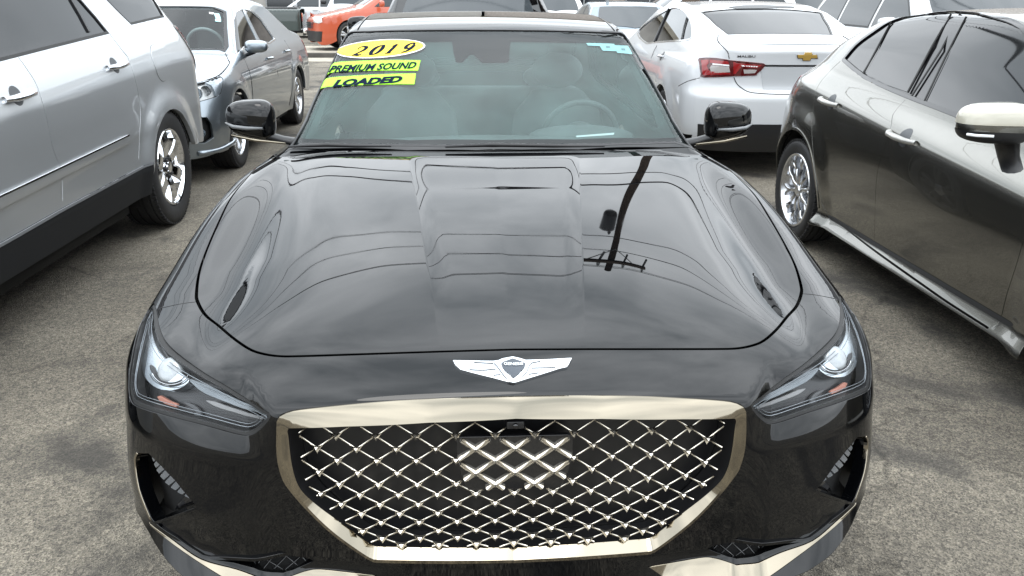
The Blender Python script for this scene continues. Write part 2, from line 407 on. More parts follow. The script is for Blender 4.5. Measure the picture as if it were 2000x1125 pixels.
def text_mesh(txt, size, shear=0., extrude=.0, bold=0.):
    c = bpy.data.curves.new('txt', 'FONT'); c.body = txt; c.size = size; c.shear = shear; c.extrude = extrude; c.offset = bold
    c.align_x = 'CENTER'; c.align_y = 'CENTER'; c.resolution_u = 3
    o = bpy.data.objects.new('txt', c); COL.objects.link(o)
    me = bpy.data.meshes.new_from_object(o.evaluated_get(bpy.context.evaluated_depsgraph_get()))
    V = np.array([tuple(v.co) for v in me.vertices]); F = [tuple(p.vertices) for p in me.polygons]
    bpy.data.objects.remove(o); bpy.data.curves.remove(c); bpy.data.meshes.remove(me); return V, F
# ------------------------------------------------------------------ ground
def asphalt_mat():
    m = bpy.data.materials.new('asphalt'); m.use_nodes = True; t = m.node_tree; b = t.nodes['Principled BSDF']; N = t.nodes.new; L = t.links.new
    c = N('ShaderNodeTexCoord')
    def noise(sc, det=3, ro=.5, dist=0.):
        n = N('ShaderNodeTexNoise'); n.inputs['Scale'].default_value = sc; n.inputs['Detail'].default_value = det
        n.inputs['Roughness'].default_value = ro; n.inputs['Distortion'].default_value = dist; L(c.outputs['Object'], n.inputs['Vector']); return n
    def ramp(src, a, b_, ca, cb):
        r = N('ShaderNodeValToRGB'); r.color_ramp.elements[0].position = a; r.color_ramp.elements[1].position = b_
        r.color_ramp.elements[0].color = (*ca, 1); r.color_ramp.elements[1].color = (*cb, 1); L(src, r.inputs['Fac']); return r
    def mix(kind, fac, a, b_):
        x = N('ShaderNodeMixRGB'); x.blend_type = kind
        if isinstance(fac, float): x.inputs[0].default_value = fac
        else: L(fac, x.inputs[0])
        L(a, x.inputs[1]); L(b_, x.inputs[2]); return x.outputs[0]
    big = ramp(noise(.9, 5, .6, .6).outputs['Fac'], .35, .68, (.120, .109, .093), (.228, .208, .174))
    # aggregate: pale and dark chips
    v = N('ShaderNodeTexVoronoi'); v.inputs['Scale'].default_value = 230; L(c.outputs['Object'], v.inputs['Vector'])
    chip = ramp(v.outputs['Color'], .1, .95, (.42, .42, .42), (1.7, 1.67, 1.6))
    col = mix('MULTIPLY', 1., big.outputs[0], chip.outputs[0])
    v2 = N('ShaderNodeTexVoronoi'); v2.inputs['Scale'].default_value = 75; L(c.outputs['Object'], v2.inputs['Vector'])
    chip2 = ramp(v2.outputs['Color'], .3, .8, (.8, .8, .8), (1.16, 1.15, 1.12)); col = mix('MULTIPLY', 1., col, chip2.outputs[0])
    # tar patches and oil stains
    st = ramp(noise(1.7, 4, .55, .4).outputs['Fac'], .53, .66, (0, 0, 0), (1, 1, 1)); dk = N('ShaderNodeRGB'); dk.outputs[0].default_value = (.05, .047, .044, 1)
    mk = N('ShaderNodeMath'); mk.operation = 'MULTIPLY'; mk.inputs[1].default_value = .8; L(st.outputs[0], mk.inputs[0])
    col = mix('MIX', mk.outputs[0], col, dk.outputs[0])
    # fine cracks
    vc = N('ShaderNodeTexVoronoi'); vc.feature = 'DISTANCE_TO_EDGE'; vc.inputs['Scale'].default_value = .55
    wn = noise(2.2, 4, .6); va = N('ShaderNodeVectorMath'); va.operation = 'MULTIPLY_ADD'; va.inputs[1].default_value = (.5, .5, .5)
    L(wn.outputs['Color'], va.inputs[0]); L(c.outputs['Object'], va.inputs[2]); L(va.outputs[0], vc.inputs['Vector'])
    ck = ramp(vc.outputs['Distance'], .0015, .0075, (.35, .35, .35), (1, 1, 1)); col = mix('MULTIPLY', .5, col, ck.outputs[0])
    L(col, b.inputs['Base Color']); b.inputs['Roughness'].default_value = .88; b.inputs['Specular IOR Level'].default_value = .3
    bp = N('ShaderNodeBump'); bp.inputs['Strength'].default_value = .8; bp.inputs['Distance'].default_value = .004; L(v.outputs['Distance'], bp.inputs['Height'])
    L(bp.outputs['Normal'], b.inputs['Normal']); return m
M_ASPH = asphalt_mat()
M_CONC = pmat('concrete', (.36, .33, .27), .85, noise=(5, .16), bump=(90, .3, .003))
M_CONC_D = pmat('kerb_face_dark', (.06, .055, .048), .9, noise=(3, .4))  # much darker than the other concrete
g = MB().box((0, 60, -.15), (420, 420, .3)).build('ground', M_ASPH, smooth=False); g['kind'] = 'structure'
o = MB().box((0, 19.9, .004), (160, 1.3, .02)).build('gutter', M_CONC, smooth=False); o['kind'] = 'structure'
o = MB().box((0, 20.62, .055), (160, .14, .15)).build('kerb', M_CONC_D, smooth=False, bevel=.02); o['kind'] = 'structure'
o = MB().box((0, 22.3, .05), (160, 3.22, .17)).build('pavement', M_CONC, smooth=False); o['kind'] = 'structure'
# ------------------------------------------------------------------ wheels (axis x, outer face towards +x)
WHEELS = {}
def wheel_parts(style, r, rr, w):
    key = (style, r, rr, w)
    if key in WHEELS: return WHEELS[key]
    P = []
    hw = w/2; sh = r-rr
    tp = [(-hw*.78, rr), (-hw*.98, rr+sh*.3), (-hw, rr+sh*.55), (-hw*.9, r-.018), (-hw*.74, r-.003)]
    for c in np.linspace(-.6, .6, 4): tp += [(hw*(c-.05), r), (hw*(c-.045), r-.009), (hw*(c+.045), r-.009), (hw*(c+.05), r)]
    tp += [(hw*.74, r-.003), (hw*.82, r-.010), (hw*.9, r-.018), (hw*.97, rr+sh*.72), (hw*.985, rr+sh*.66), (hw, rr+sh*.55), (hw*.98, rr+sh*.3), (hw*.9, rr+.006), (hw*.78, rr)]
    b = MB().lathe(tp, 72)
    # shoulder blocks of the tread
    for k in range(72):
        t = 2*math.pi*k/72
        for s in (-1, 1):
            c, q = math.cos(t), math.sin(t); rot = [[1, 0, 0], [0, c, -q], [0, q, c]]
            b.box((s*hw*.80, (r-.0085)*c, (r-.0085)*q), (hw*.22, .012, r*.052), np.array(rot))
    P.append(('wheel', b, M_TYRE, None, 30))
    x0 = hw*.62
    P.append(('rim', MB().lathe([(hw*.86, rr+.004), (hw*.93, rr-.002), (hw*.9, rr-.014), (x0, rr-.026), (0, rr-.05), (-hw*.8, rr-.03)], 64), M_CHROME if style == 'six' else (M_DARKALLOY if style == 'dark' else M_ALLOY), 'wheel', 30))
    P.append(('brake_disc', MB().lathe([(-.02, .03), (-.02, rr*.66), (-.04, rr*.66)], 40), M_DARKALLOY, 'wheel', 30))
    P.append(('wheel_well_back', MB().lathe([(-hw*.5, .01), (-hw*.5, rr-.03)], 32), M_UNDER, 'wheel', 30))
    def spoke(t, r0, r1, w0, w1, xa, xb, th, lean=0.):
        b = MB(); n = 4; V = []
        for i in range(n+1):
            u = i/n; rad = r0+(r1-r0)*u; ww = w0+(w1-w0)*u; xx = xa+(xb-xa)*u+.010*math.sin(math.pi*u); an = t+lean*u
            c, q = math.cos(an), math.sin(an)
            for dx, dw in ((-th, -.62), (-th*.15, -.5), (0, -.34), (0, .34), (-th*.15, .5), (-th, .62)):
                V.append((xx+dx, rad*c-ww*dw*q, rad*q+ww*dw*c))
        F = [(i*6+j, i*6+j+1, (i+1)*6+j+1, (i+1)*6+j) for i in range(n) for j in range(5)]
        return b.add(V, F)
    if style == 'six':
        for k in range(6):
            P.append(('spoke', spoke(2*math.pi*k/6+.26, .075, rr-.012, .085, .10, x0+.012, x0+.02, .05), M_CHROME, 'wheel', 25))
        for k in range(6):
            t = 2*math.pi*(k+.5)/6+.26; nut = MB().lathe([(x0-.02, .0125), (x0+.018, .0125), (x0+.026, .008), (x0+.027, .0001)], 6)
            nut.v = [(a, b_+.057*math.cos(t), c_+.057*math.sin(t)) for a, b_, c_ in nut.v]; P.append(('lug_nut', nut, M_DARKALLOY, 'wheel', 20))
        P.append(('hub', MB().lathe([(x0-.04, .098), (x0+.002, .094), (x0+.006, .04), (x0+.022, .037), (x0+.024, .001)], 36), M_CHROME, 'wheel', 25))
    elif style == 'mesh':
        for k in range(10):
            t = 2*math.pi*k/10
            P.append(('spoke', spoke(t, .03, rr*.62, .030, .022, x0+.002, x0+.004, .03), M_ALLOY, 'wheel', 25))
            for s in (-1, 1): P.append(('spoke', spoke(t, rr*.56, rr-.012, .017, .017, x0+.004, x0+.008, .026, s*.17), M_ALLOY, 'wheel', 25))
        P.append(('hub', MB().lathe([(x0-.04, .07), (x0+.0, .068), (x0+.006, .034), (x0+.016, .03), (x0+.018, .001)], 30), M_ALLOY, 'wheel', 25))
    else:
        for k in range(5):
            for s in (-.16, .16):
                P.append(('spoke', spoke(2*math.pi*k/5+s+.3, .05, rr-.01, .045, .04, x0, x0+.012, .04), M_DARKALLOY if style == 'dark' else M_ALLOY, 'wheel', 25))
        P.append(('hub', MB().lathe([(x0-.04, .08), (x0+.0, .075), (x0+.006, .03), (x0+.012, .001)], 24), M_ALLOY, 'wheel', 25))
    out = []
    for nm, b, m, par, au in P:
        o = b.build(nm, m, None, auto=au); out.append((nm, o.data, par)); bpy.data.objects.remove(o)
    WHEELS[key] = out; return out
def put_wheel(root, style, c, sg, r=.33, rr=.235, w=.225, spin=0.):
    tyre = None
    for nm, me, par in wheel_parts(style, r, rr, w):
        o = bpy.data.objects.new(nm, me); COL.objects.link(o)
        if par is None:
            tyre = o; o.parent = root; o.location = c; o.rotation_euler = (spin, 0, 0 if sg > 0 else math.pi)
        else: o.parent = tyre
    return tyre
# ------------------------------------------------------------------ the black sedan in the middle
G70 = empty('black_sedan', 'black sedan facing the camera with a bronze diamond-mesh grille and a winged badge', 'car')
_hood = Tab([(-.6, .10), (-.12, .55), (-.05, .645), (0, .690), (.05, .722), (.13, .757), (.3, .803), (.6, .862), (.9, .907), (1.2, .944), (1.4, .964), (2.2, .985)], .03, -1, 6)
_crown = Tab([(0, 0), (.3, .004), (.45, .012), (.55, .023), (.62, .039), (.66, .054), (.69, .066), (.72, .0705), (.76, .068), (.80, .064), (.86, .072), (.95, .11)], .014, -.2, 1.4)
_roof = Tab([(1.7, 1.22), (2.1, 1.352), (2.5, 1.388), (2.9, 1.402), (3.3, 1.394), (3.7, 1.352), (4.2, 1.24)], .05, 0, 6)
_sidez = Tab([(.0, .08), (.15, .04), (.25, .018), (.4, .004), (.55, 0), (.7, .008), (.79, .022), (.85, .042), (.885, .065), (.92, .125), (.953, .185), (1.1, .236), (1.33, .312), (1.5, .372)], .01, -.5, 2.2)
_wy = Tab([(-.5, .948), (.5, .946), (.85, .94), (1.3, .918), (2, .905), (3.0, .91), (3.7, .922), (4.2, .90), (4.7, .84)], .1, -1, 6)
def _crease_x(y): return .165+.105*np.clip((y-.2)/.9, -.3, 1.3)
def g70_f(P):
    x = np.abs(P[:, 0]); y = P[:, 1]; z = P[:, 2]
    sw = np.where(x < .6, .24*x*x, .0864+.288*(x-.6)); h = _hood(y-sw*sstep(1.3, .5, y))
    cf = .62+.38*sstep(.1, .5, y)-.62*sstep(.6, 1.4, y)
    h = h-_crown(x)*cf
    t = (_crease_x(y)-x)/.055; S_ = np.where(t <= 0, 0, np.where(t >= 1, 1, 1-(1-np.clip(t, 0, 1))**2))
    h = h-.0075*S_*sstep(.05, .6, y)*sstep(1.34, .98, y)
    yy = y-.15*x*x
    ws = .965+(yy-1.355)*.512; rf = _roof(yy)-.05*x*x
    rg = 1.372-(y-3.62-.1*x*x)*.50; tr = 1.035-(y-4.3)*.12-.06*x*x
    cab = smin(smin(ws, rf, .05), rg, .06); cab = np.where(y > 3.2, np.maximum(cab, tr), cab)
    T = np.where(y < 3.2, np.maximum(h, cab), cab)
    A = sstep(.49, .58, x)
    dz = z-.54; kink = .5*(dz+np.sqrt(dz*dz+.00008))        # smooth ramp above the bumper fold
    y0 = A*(.40*kink)+.03*sstep(.55, .2, z)*(1-A)
    zr = .262+.055*sstep(.5, .85, x); rl = zr-z; y0 = y0-.62*sstep(.22, .42, x)*.5*(rl+np.sqrt(rl*rl+.00006))   # lower blade leans out
    Wd = np.maximum(_wy(y)-_sidez(z), .08)
    R = .55-.09*sstep(.55, .35, z); e = np.clip((R-(y-y0))/R, 0, 3); er = np.clip((y-4.685+.55)/.55, 0, 3); n = 3.0
    q = ((x/Wd)**n+e**n+er**n)**(1/n)-1
    k = .028+.045*sstep(1.35, 1.1, y)*sstep(.5, .75, x)
    return smax(z-T, q*Wd, k)
B = Body(g70_f, G70)
DT, DB, DR, DF = Dom(B, 'top'), Dom(B, 'ball'), Dom(B, 'ring', O=(0, 0, .7)), Dom(B, 'front')
DS = {s: Dom(B, 'side', s) for s in (-1, 1)}
def ball(px, off=0.): return DB.to2(B.pix(px, off))
# outlines traced on the left half (photo pixels) and mirrored
shut = spl([(526, 295), (496, 332), (453, 384), (429, 431), (405, 486), (390, 531), (385, 572), (388, 590), (402, 614), (425, 634), (456, 660), (487, 681), (512, 690), (545, 695), (590, 695), (714, 691), (864, 686), (1003, 682)], 5)
hs3 = B.pix(shut); hs3[-1, 0] = 0
# hood
_cowl = lambda x: 1.342+.15*x*x                      # where the glass meets the hood
hk = hs3[hs3[:, 1] < _cowl(hs3[:, 0])-.004]
rear = np.array([(hk[0, 0]*(1-t), _cowl(hk[0, 0]*(1-t))) for t in np.linspace(0, 1, 14)])
half = np.concatenate([hk[::-1, :2], rear])
hood_poly = np.concatenate([half, mirror_poly(half)])
_cy = np.linspace(.1, 1.36, 60)
crl = [np.stack([g_*(_crease_x(_cy)+d_), _cy], 1) for g_ in (-1, 1) for d_ in (.003, -.003, -.014, -.03)]
hood = patch('hood', DT, inset(hood_poly, .003), [], .016, M_BLACK, G70, 0, .02, lines=crl)
# headlight, grille and intake outlines
HL = spl([(297, 594), (281, 617), (267, 654), (256, 705), (251, 745), (254, 776), (268, 793), (334, 813), (396, 829), (462, 847), (486, 849), (506, 839), (527, 813), (504, 796), (448, 759), (396, 728), (345, 691), (320, 665), (308, 634), (305, 611), (301, 597)], 3, True)
GO = np.concatenate([spl([(1003, 774), (839, 779), (714, 787), (590, 799), (556, 807), (545, 814)], 6), spl([(541, 822), (541, 888), (551, 931), (566, 955), (600, 994), (654, 1045), (722, 1092), (742, 1097)], 5), [(880, 1099), (1003, 1097)]])
GI = np.concatenate([[(1003, 811), (839, 819), (674, 828), (566, 833)], spl([(563, 840), (570, 901), (581, 942), (600, 972), (643, 1015), (716, 1070), (738, 1078)], 5), [(880, 1080), (1003, 1080)]])
AC = np.array([(268, 884), (290, 885), (315, 910), (342, 938), (386, 990), (301, 1020), (295, 1013), (272, 956), (263, 905), (263, 888)])
LI = np.array([(384, 996), (440, 1027), (500, 1057), (560, 1080), (408, 1088), (396, 1085), (344, 1050), (304, 1023)])
LG = np.array([(410, 1093), (564, 1084), (604, 1090), (616, 1096), (598, 1104), (572, 1115), (553, 1121), (530, 1120), (494, 1111), (455, 1101)])
CH = np.concatenate([spl([(294, 1019), (300, 1026), (342, 1056), (394, 1091), (464, 1111), (510, 1128)], 4), spl([(555, 1130), (574, 1122), (602, 1113), (630, 1111), (722, 1121)], 4), [(737, 1123), (700, 1152), (600, 1172), (520, 1170)], spl([(432, 1127), (383, 1096), (334, 1061), (293, 1027)], 3)])
def front2(px, off=0.):
    q = ball(px, off); return q
hl2, ac2, li2, lg2, ch2 = [front2(a) for a in (HL, AC, LI, LG, CH)]
go_h = ball(GO); go_h[[0, -1], 0] = 0; gi_h = ball(GI); gi_h[[0, -1], 0] = 0
go2 = sym(go_h); gi2 = sym(gi_h)
slot = spl([(383.5, 589.5), (362, 592), (345, 595), (311, 602.5)], 4); sl3 = ball(slot)
slot2 = np.concatenate([sl3+(0, .0022), sl3[::-1]-(0, .0022)])
# outline of the bumper and fenders
arch = [(.82+.385*math.cos(t), .33+.385*math.sin(t)) for t in np.linspace(R_(-18), R_(198), 26)]
ds = DS[-1]
side_pts = [(1.63, .92), (1.635, .8), (1.635, .5), (1.62, .23), (1.3, .21)]+[p for p in arch if p[1] > .2 and not (p[0] < .7 and p[1] < .3)]+[(.41, .30)]
sp3 = np.array([ds.to3([p])[0][0] for p in side_pts])
bot = np.array([ds.to3([(y_, .30)])[0][0] for y_ in (.36, .28)]+[DF.to3([(x_, z_)])[0][0] for x_, z_ in ((-.87, .30), (-.84, .288), (-.80, .262), (-.75, .236), (-.68, .215), (-.55, .198), (-.4, .19), (-.2, .185), (0., .185))])
apil = np.array([B.cast([[x_, y_, 2.2]], [[0, 0, -1]])[0][0] for x_, y_ in ((-.775, 1.47), (-.80, 1.55))])
half2 = np.concatenate([DB.to2(hs3[::-1]), DB.to2(apil), DB.to2(sp3), DB.to2(bot)]); half2[[0, -1], 0] = 0
front_poly = inset(np.concatenate([half2, mirror_poly(half2)]), .003)
both = lambda p: [p, mirror_poly(p)]
holes = [inset(go2, -.001)]+both(inset(hl2, -.002))+both(ac2)+both(li2)+both(inset(lg2, .001))+both(ch2)+both(slot2)
cl_ = lambda q: np.concatenate([q, q[:1]])
front = patch('front_bodywork', DB, front_poly, holes, .0125, M_BLACK, G70, 0, .03, lines=[cl_(inset(go2, -d_)) for d_ in (.005, .010, .017, .025)])
patch('inner_liner', DB, inset(front_poly, .01), [inset(gi2, .004)], .05, M_GAP, G70, -.075, 0)
patch('hood_liner', DT, inset(hood_poly, -.01), [], .06, M_GAP, G70, -.035, 0)
# --- grille surround
def ring3(poly2, off): return DB.to3(poly2, off)
go_r = resamp(go2, .012); gi_i = np.array([gi2[np.argmin(((gi2-p)**2).sum(1))] for p in go2])
def frame_loops(nn=220):
    """points of the outer outline paired with the inner one by arc length between matching corners"""
    def par(h, keys):
        out = []
        for a, b, n in keys:
            seg = h[a:b+1]; L = np.concatenate([[0], np.cumsum(np.linalg.norm(np.diff(seg, axis=0), axis=1))]); t = np.linspace(0, L[-1], n)
            out.append(np.stack([np.interp(t, L, seg[:, 0]), np.interp(t, L, seg[:, 1])], 1)[:-1])
        return np.concatenate(out+[h[-1:]])
    no = len(go_h); ni = len(gi_h)
    io = [0, 28, no-3, no-1]; ii = [0, 3, ni-3, ni-1]
    ns = (34, 40, 24)
    return par(go_h, [(io[k], io[k+1], ns[k]) for k in range(3)]), par(gi_h, [(ii[k], ii[k+1], ns[k]) for k in range(3)])
fo, fi = frame_loops()
fo, fi = sym(fo)[:-1], sym(fi)[:-1]
Po, No, _ = DB.to3(fo, .003); Pi, Ni, _ = DB.to3(fi, 0.)
Pm = Po*.12+Pi*.88+(No*.88+Ni*.12)*.002; Nm = Ni
zmid = sstep(.60, .66, Pi[:, 2])[:, None]; low = sstep(.50, .36, Pi[:, 2])[:, None]
io = .015*zmid+.003*(1-zmid)*(1-low)-.016*low; n = len(Po)      # lower faces lean in, so they look up at the sky
def ringmesh(rows): return np.concatenate(rows), [(r*n+i, r*n+(i+1) % n, (r+1)*n+(i+1) % n, (r+1)*n+i) for r in range(len(rows)-1) for i in range(n)]
MB().add(*ringmesh([Po-No*.03, Po-No*.001, Po+No*.003+(Pi-Po)*.06, Po*.55+Pi*.45+No*(.004*(1-low)*(1-zmid)+.006*low+.0095*zmid), Pi+Ni*io])).build('grille_surround', M_BRONZE, G70, auto=24)
MB().add(*ringmesh([Pi+Ni*(io-.0005), Pi+Ni*(io-.004)+(Po-Pi)*.04, Pi-Ni*.07])).build('grille_recess', M_TRIM, G70)
# --- mesh of the grille: rows of studs joined by diagonal bars, set back 25 mm
GD = -.016
GN = lambda x, z: None
rows_v = [826, 850, 875, 898, 922, 945, 965, 984, 1002, 1019, 1036, 1050, 1063, 1074]
ctr = [B.pix([(1004, v)], GD)[0] for v in rows_v]; rz = [p[2] for p in ctr]
pa, pb = B.pix([(888, 852)], GD)[0], B.pix([(731, 852)], GD)[0]; dxg = abs(pa[0]-pb[0])/2
gin = gi2
M_MESHBACK = pmat('grille_back', (.006, .006, .007), .35)
patch('grille_backing', DB, inset(gi2, -.004), [], .04, M_MESHBACK, G70, -.075, 0)
def node(i, k):            # row i, column k (half steps)
    return (k*dxg/2, rz[i])
def on_grille(x, z, off=GD):
    P, N, _ = DF.to3(np.array([[x, z]]), off); return P[0], N[0]
PAN = spl(np.array([(896, 856), (1115, 852), (1113, 896), (1100, 942), (1086, 955), (916, 955), (906, 936), (895, 896)]), 1, True)
pan_xz = B.pix(PAN, GD)[:, [0, 2]]; pan_half = np.array([(-.121, pan_xz[:, 1].max()), (-.121, pan_xz[:, 1].max()-.05), (-.108, pan_xz[:, 1].min()+.02), (-.098, pan_xz[:, 1].min())])
pan_poly = np.concatenate([pan_half, mirror_poly(pan_half)])
clipb = inset(gin, .006)
segs = []; studs = []
for i in range(len(rz)):
    for k in range(-13, 14):
        if (k+i) % 2: continue          # c rows: even rows sit on odd k
        a = node(i, k); P, N = on_grille(*a)
        ok = inside(DB.to2(P), clipb)[0] and rz[i] < rz[0]-.004
        inp = inside(np.array([a]), inset(pan_poly, -.004))[0]
        if ok and not inp: studs.append((P, N))
        for d in (-1, 1):
            if i+1 >= len(rz): continue
            b = node(i+1, k+d)
            tt = np.linspace(0, 1, 9); line = np.array([(a[0]+(b[0]-a[0])*t, a[1]+(b[1]-a[1])*t) for t in tt])
            L3, LN, _ = DF.to3(line, GD); ins = inside(DB.to2(L3), clipb) & ~inside(line, pan_poly)
            if abs(line[:, 0]).min() < .022 and i == 0: ins &= np.abs(line[:, 0]) > .02
            if ins.sum() >= 3: segs.append((L3[ins], LN[ins]))
stud_me = None
def bar(P, N, w, hgt, name, mat, par):
    return MB().tube((P+N*hgt*.4)[[0, len(P)//2, -1]], w, 6, up=(0, 0, 1)).build(name, mat, par)
for P, N in segs: bar(P, N, .0022, .0045, 'mesh_bar', M_BRONZE_D, G70)
sv = [(-.0125, -.001, .0085), (-.004, -.004, .0038), (.004, -.004, .0038), (.0125, -.001, .0085), (.005, -.003, -.002), (0, -.001, -.0105), (-.005, -.003, -.002), (0, -.0085, .0005), (0, .004, .002)]
sv = [tuple(1.2*c_ for c_ in v_) for v_ in sv]
sf = [(0, 7, 1), (1, 7, 2), (2, 7, 3), (3, 7, 4), (4, 7, 5), (5, 7, 6), (6, 7, 0), (0, 1, 8), (1, 2, 8), (2, 3, 8), (3, 4, 8), (4, 5, 8), (5, 6, 8), (6, 0, 8)]
for P, N in studs:
    if stud_me is None:
        s0 = mesh_obj('mesh_stud', sv, sf, M_BRONZE_D, G70, smooth=False); stud_me = s0.data; o = s0
    else:
        o = bpy.data.objects.new('mesh_stud', stud_me); COL.objects.link(o); o.parent = G70
    o.location = tuple(P+N*.003); o.rotation_euler = (0, 0, math.atan2(N[0], -N[1]))
# radar panel
pp = patch('radar_panel', DF, pan_poly, [], .02, M_GLOSSTRIM, G70, GD+.004, .01)
for i in range(len(rz)):
    for k in range(-5, 6):
        if (k+i) % 2 or i+1 >= len(rz): continue
        for d in (-1, 1):
            a, b = node(i, k), node(i+1, k+d); tt = np.linspace(.03, .97, 15); line = np.array([(a[0]+(b[0]-a[0])*t, a[1]+(b[1]-a[1])*t) for t in tt])
            ins = inside(line, inset(pan_poly, .003))
            if ins.sum() < 5: continue
            L3, LN, _ = DF.to3(line[ins], GD+.005); bar(L3, LN, .0062, .0035, 'chrome_vee', M_BRONZE_D, pp)
cb = on_grille(0, (rz[0]+rz[1])/2+.012, GD+.006)[0]
MB().box(cb, (.036, .014, .017)).build('front_camera', M_TRIM, G70, bevel=.002)
MB().lathe([(-.004, .0001), (-.004, .005), (.002, .006)], 16, 'y').build('front_camera_lens', M_GLOSSTRIM, G70).location = tuple(cb+np.array([0, -.008, 0]))
# --- headlights
def both_patch(name, dom, poly2, holes2, h, mat, par, off, rim=.004, **kw):
    for sg in (0, 1):
        patch(name, dom, mirror_poly(poly2) if sg else poly2, [mirror_poly(q) if sg else q for q in holes2], h, mat, par[sg] if isinstance(par, (list, tuple)) else par, off, rim, **kw)
M_HLDARK = pmat('headlight_bezel', (.012, .012, .013), .3, coat=.3)
M_HLCHROME = pmat('headlight_reflector', (.60, .65, .69), .2, 1)
M_LENS = pmat('projector_lens', (.36, .38, .39), .12, .2, coat=1, coat_rough=.02)
M_PINK = pmat('side_marker', (.40, .17, .12), .3)
hlp = []
for sg in (0, 1):
    q = mirror_poly(hl2) if sg else hl2
    hlp.append(patch('headlight', DB, inset(q, -.001), [], .02, M_HLDARK, G70, -.045, 0))
    patch('headlight_seal', DB, inset(q, -.0015), [inset(q, .006)], .02, M_RUBBER, hlp[sg], -.004, .03)
    patch('lens_cover', DB, inset(q, .005), [], .02, M_CLEAR, hlp[sg], -.003, 0)
    for dd, rr_ in ((.014, .0011), (.020, .0008)):
        lp = inset(q, dd); P_ = DB.to3(resamp(lp, .01), -.010)[0]; MB().tube(np.concatenate([P_, P_[:1]]), rr_, 5, cap=False).build('lens_edge_line', pmat('lens_edge', (.30, .32, .34), .25, .8), hlp[sg])
def c1(pts): return [(220+a/3.515, 560+b/3.515) for a, b in pts]
def hlpart(name, pts, mat, off, closed_spl=3, rim=.006, hole=None):
    q = ball(np.array(spl(c1(pts), closed_spl, True)) if closed_spl else np.array(c1(pts)), off)
    hh = [ball(np.array(spl(c1(hole), 4, True)), off)] if hole else []
    both_patch(name, DB, q, hh, .008, mat, hlp, off, rim)
lens_o = [(400+130*math.cos(t), 575+108*math.sin(t)) for t in np.linspace(0, 6.283, 14, endpoint=False)]
hlpart('reflector', [(272, 140), (225, 250), (203, 390), (212, 560), (255, 645), (340, 690), (450, 682), (525, 640), (548, 598), (480, 530), (420, 468), (350, 385), (303, 280), (288, 160)], M_HLCHROME, -.022, 3, .02)
hlpart('lens_dark_crescent', [(268, 520), (290, 600), (345, 650), (420, 660), (480, 640), (500, 615), (440, 640), (370, 630), (320, 580), (300, 530)], M_HLDARK, -.020, 3, .002)  # dark crescent at the lower left of the lens
hlpart('upper_light_strip', [(565, 606), (800, 735), (1050, 885), (1030, 893), (800, 790), (640, 715), (575, 650)], pmat('drl_strip', (.20, .22, .235), .25, .6), -.02, 2)
hlpart('drl_bar', [(640, 762), (700, 775), (1000, 905), (985, 915), (690, 800)], pmat('drl_bar', (.22, .22, .22), .4), -.026, 0)
hlpart('side_marker', [(303, 745), (330, 738), (395, 772), (448, 790), (440, 812), (370, 795), (318, 772)], M_PINK, -.03, 0)
hlpart('amber_edge', [(190, 330), (200, 335), (165, 500), (158, 495)], M_AMBER, -.016, 0)
hlpart('lower_bulb_rim', [(500, 770), (560, 790), (600, 840), (590, 885), (550, 880), (575, 840), (540, 800)], pmat('bezel_grey', (.07, .072, .075), .35), -.035, 2)
hlpart('lower_bezel_edge', [(170, 770), (230, 790), (250, 815), (330, 838), (320, 846), (190, 815)], pmat('bezel_light', (.2, .22, .24), .3), -.03, 0)
for k_, rr_ in enumerate((1.0, 1.14, 1.3)):
    pth = c1([(398+112*rr_*math.cos(t), 572+88*rr_*math.sin(t)) for t in np.linspace(.35, 2.9, 14)]); P_ = B.pix(np.array(pth), -.019); 
    for sg in (0, 1): MB().tube(P_*[-1, 1, 1] if sg else P_, .0011, 5).build('reflector_ring', M_CHROME if k_ % 2 else M_HLDARK, hlp[sg])
lc = B.pix(c1([(398, 572)]), -.022)[0]; ln = B.normal(lc[None])[0]
for sg in (0, 1):
    c = lc.copy(); m_ = ln.copy()
    if sg: c[0] *= -1; m_[0] *= -1
    prof = [(-.02, .030)]+[(.010*math.cos(a), .030*math.sin(a)) for a in np.linspace(1.57, .01, 10)]
    o = MB().lathe(prof, 32, 'z').build('projector_lens', M_LENS, hlp[sg]); axis = Vector(m_*.5+np.array([0, -.8, .45])).normalized()
    o.rotation_euler = axis.to_track_quat('Z', 'Y').to_euler(); o.location = tuple(c+np.array(axis)*.0)
# --- intakes, lower trim
both_patch('intake_recess', DB, inset(ac2, -.05), [], .03, M_GAP, G70, -.06, 0)
ac_in = ball(np.array([(293, 888), (316, 912), (343, 940), (386, 989), (304, 1017), (331, 985), (318, 950), (300, 915)]))
both_patch('intake_vane', DB, ac_in, [], .02, M_GLOSSTRIM, G70, -.05, .02)
for a, b in zip(np.linspace(0, .88, 8), np.linspace(.10, .98, 8)):
    def pt(t, s):
        e = np.array([(295, 889), (318, 912), (345, 943), (372, 974)]); i = t*3; k = min(int(i), 2); p = e[k]+(e[k+1]-e[k])*(i-k); w = 19*math.sin(.35+2.5*t)
        return p+np.array([-w*.9*s, w*.75*s])
    rp = ball(np.array([pt(a, .08), pt((a+b)/2, .05), pt(b, .08), pt(b, 1), pt((a+b)/2-.02, 1.05), pt(a+.02, 1)]))
    both_patch('turn_signal_rib', DB, rp, [], .01, pmat('signal_lens', (.22, .24, .27), .25, .7, coat=1), G70, -.009, .008)
for sg in (-1, 1): MB().box((sg*.75, .365, .43), (.30, .13, .36)).build('intake_duct', M_GAP, G70)
for sg in (-1, 1): MB().box((sg*.695, .33, .300), (.29, .30, .02)).build('undertray', M_GAP, G70)
both_patch('lower_insert', DB, inset(li2, .0015), [], .03, M_BLACK, G70, -.006, .02)
both_patch('lower_grille_backing', DB, inset(lg2, -.004), [], .03, M_GAP, G70, -.04, 0)
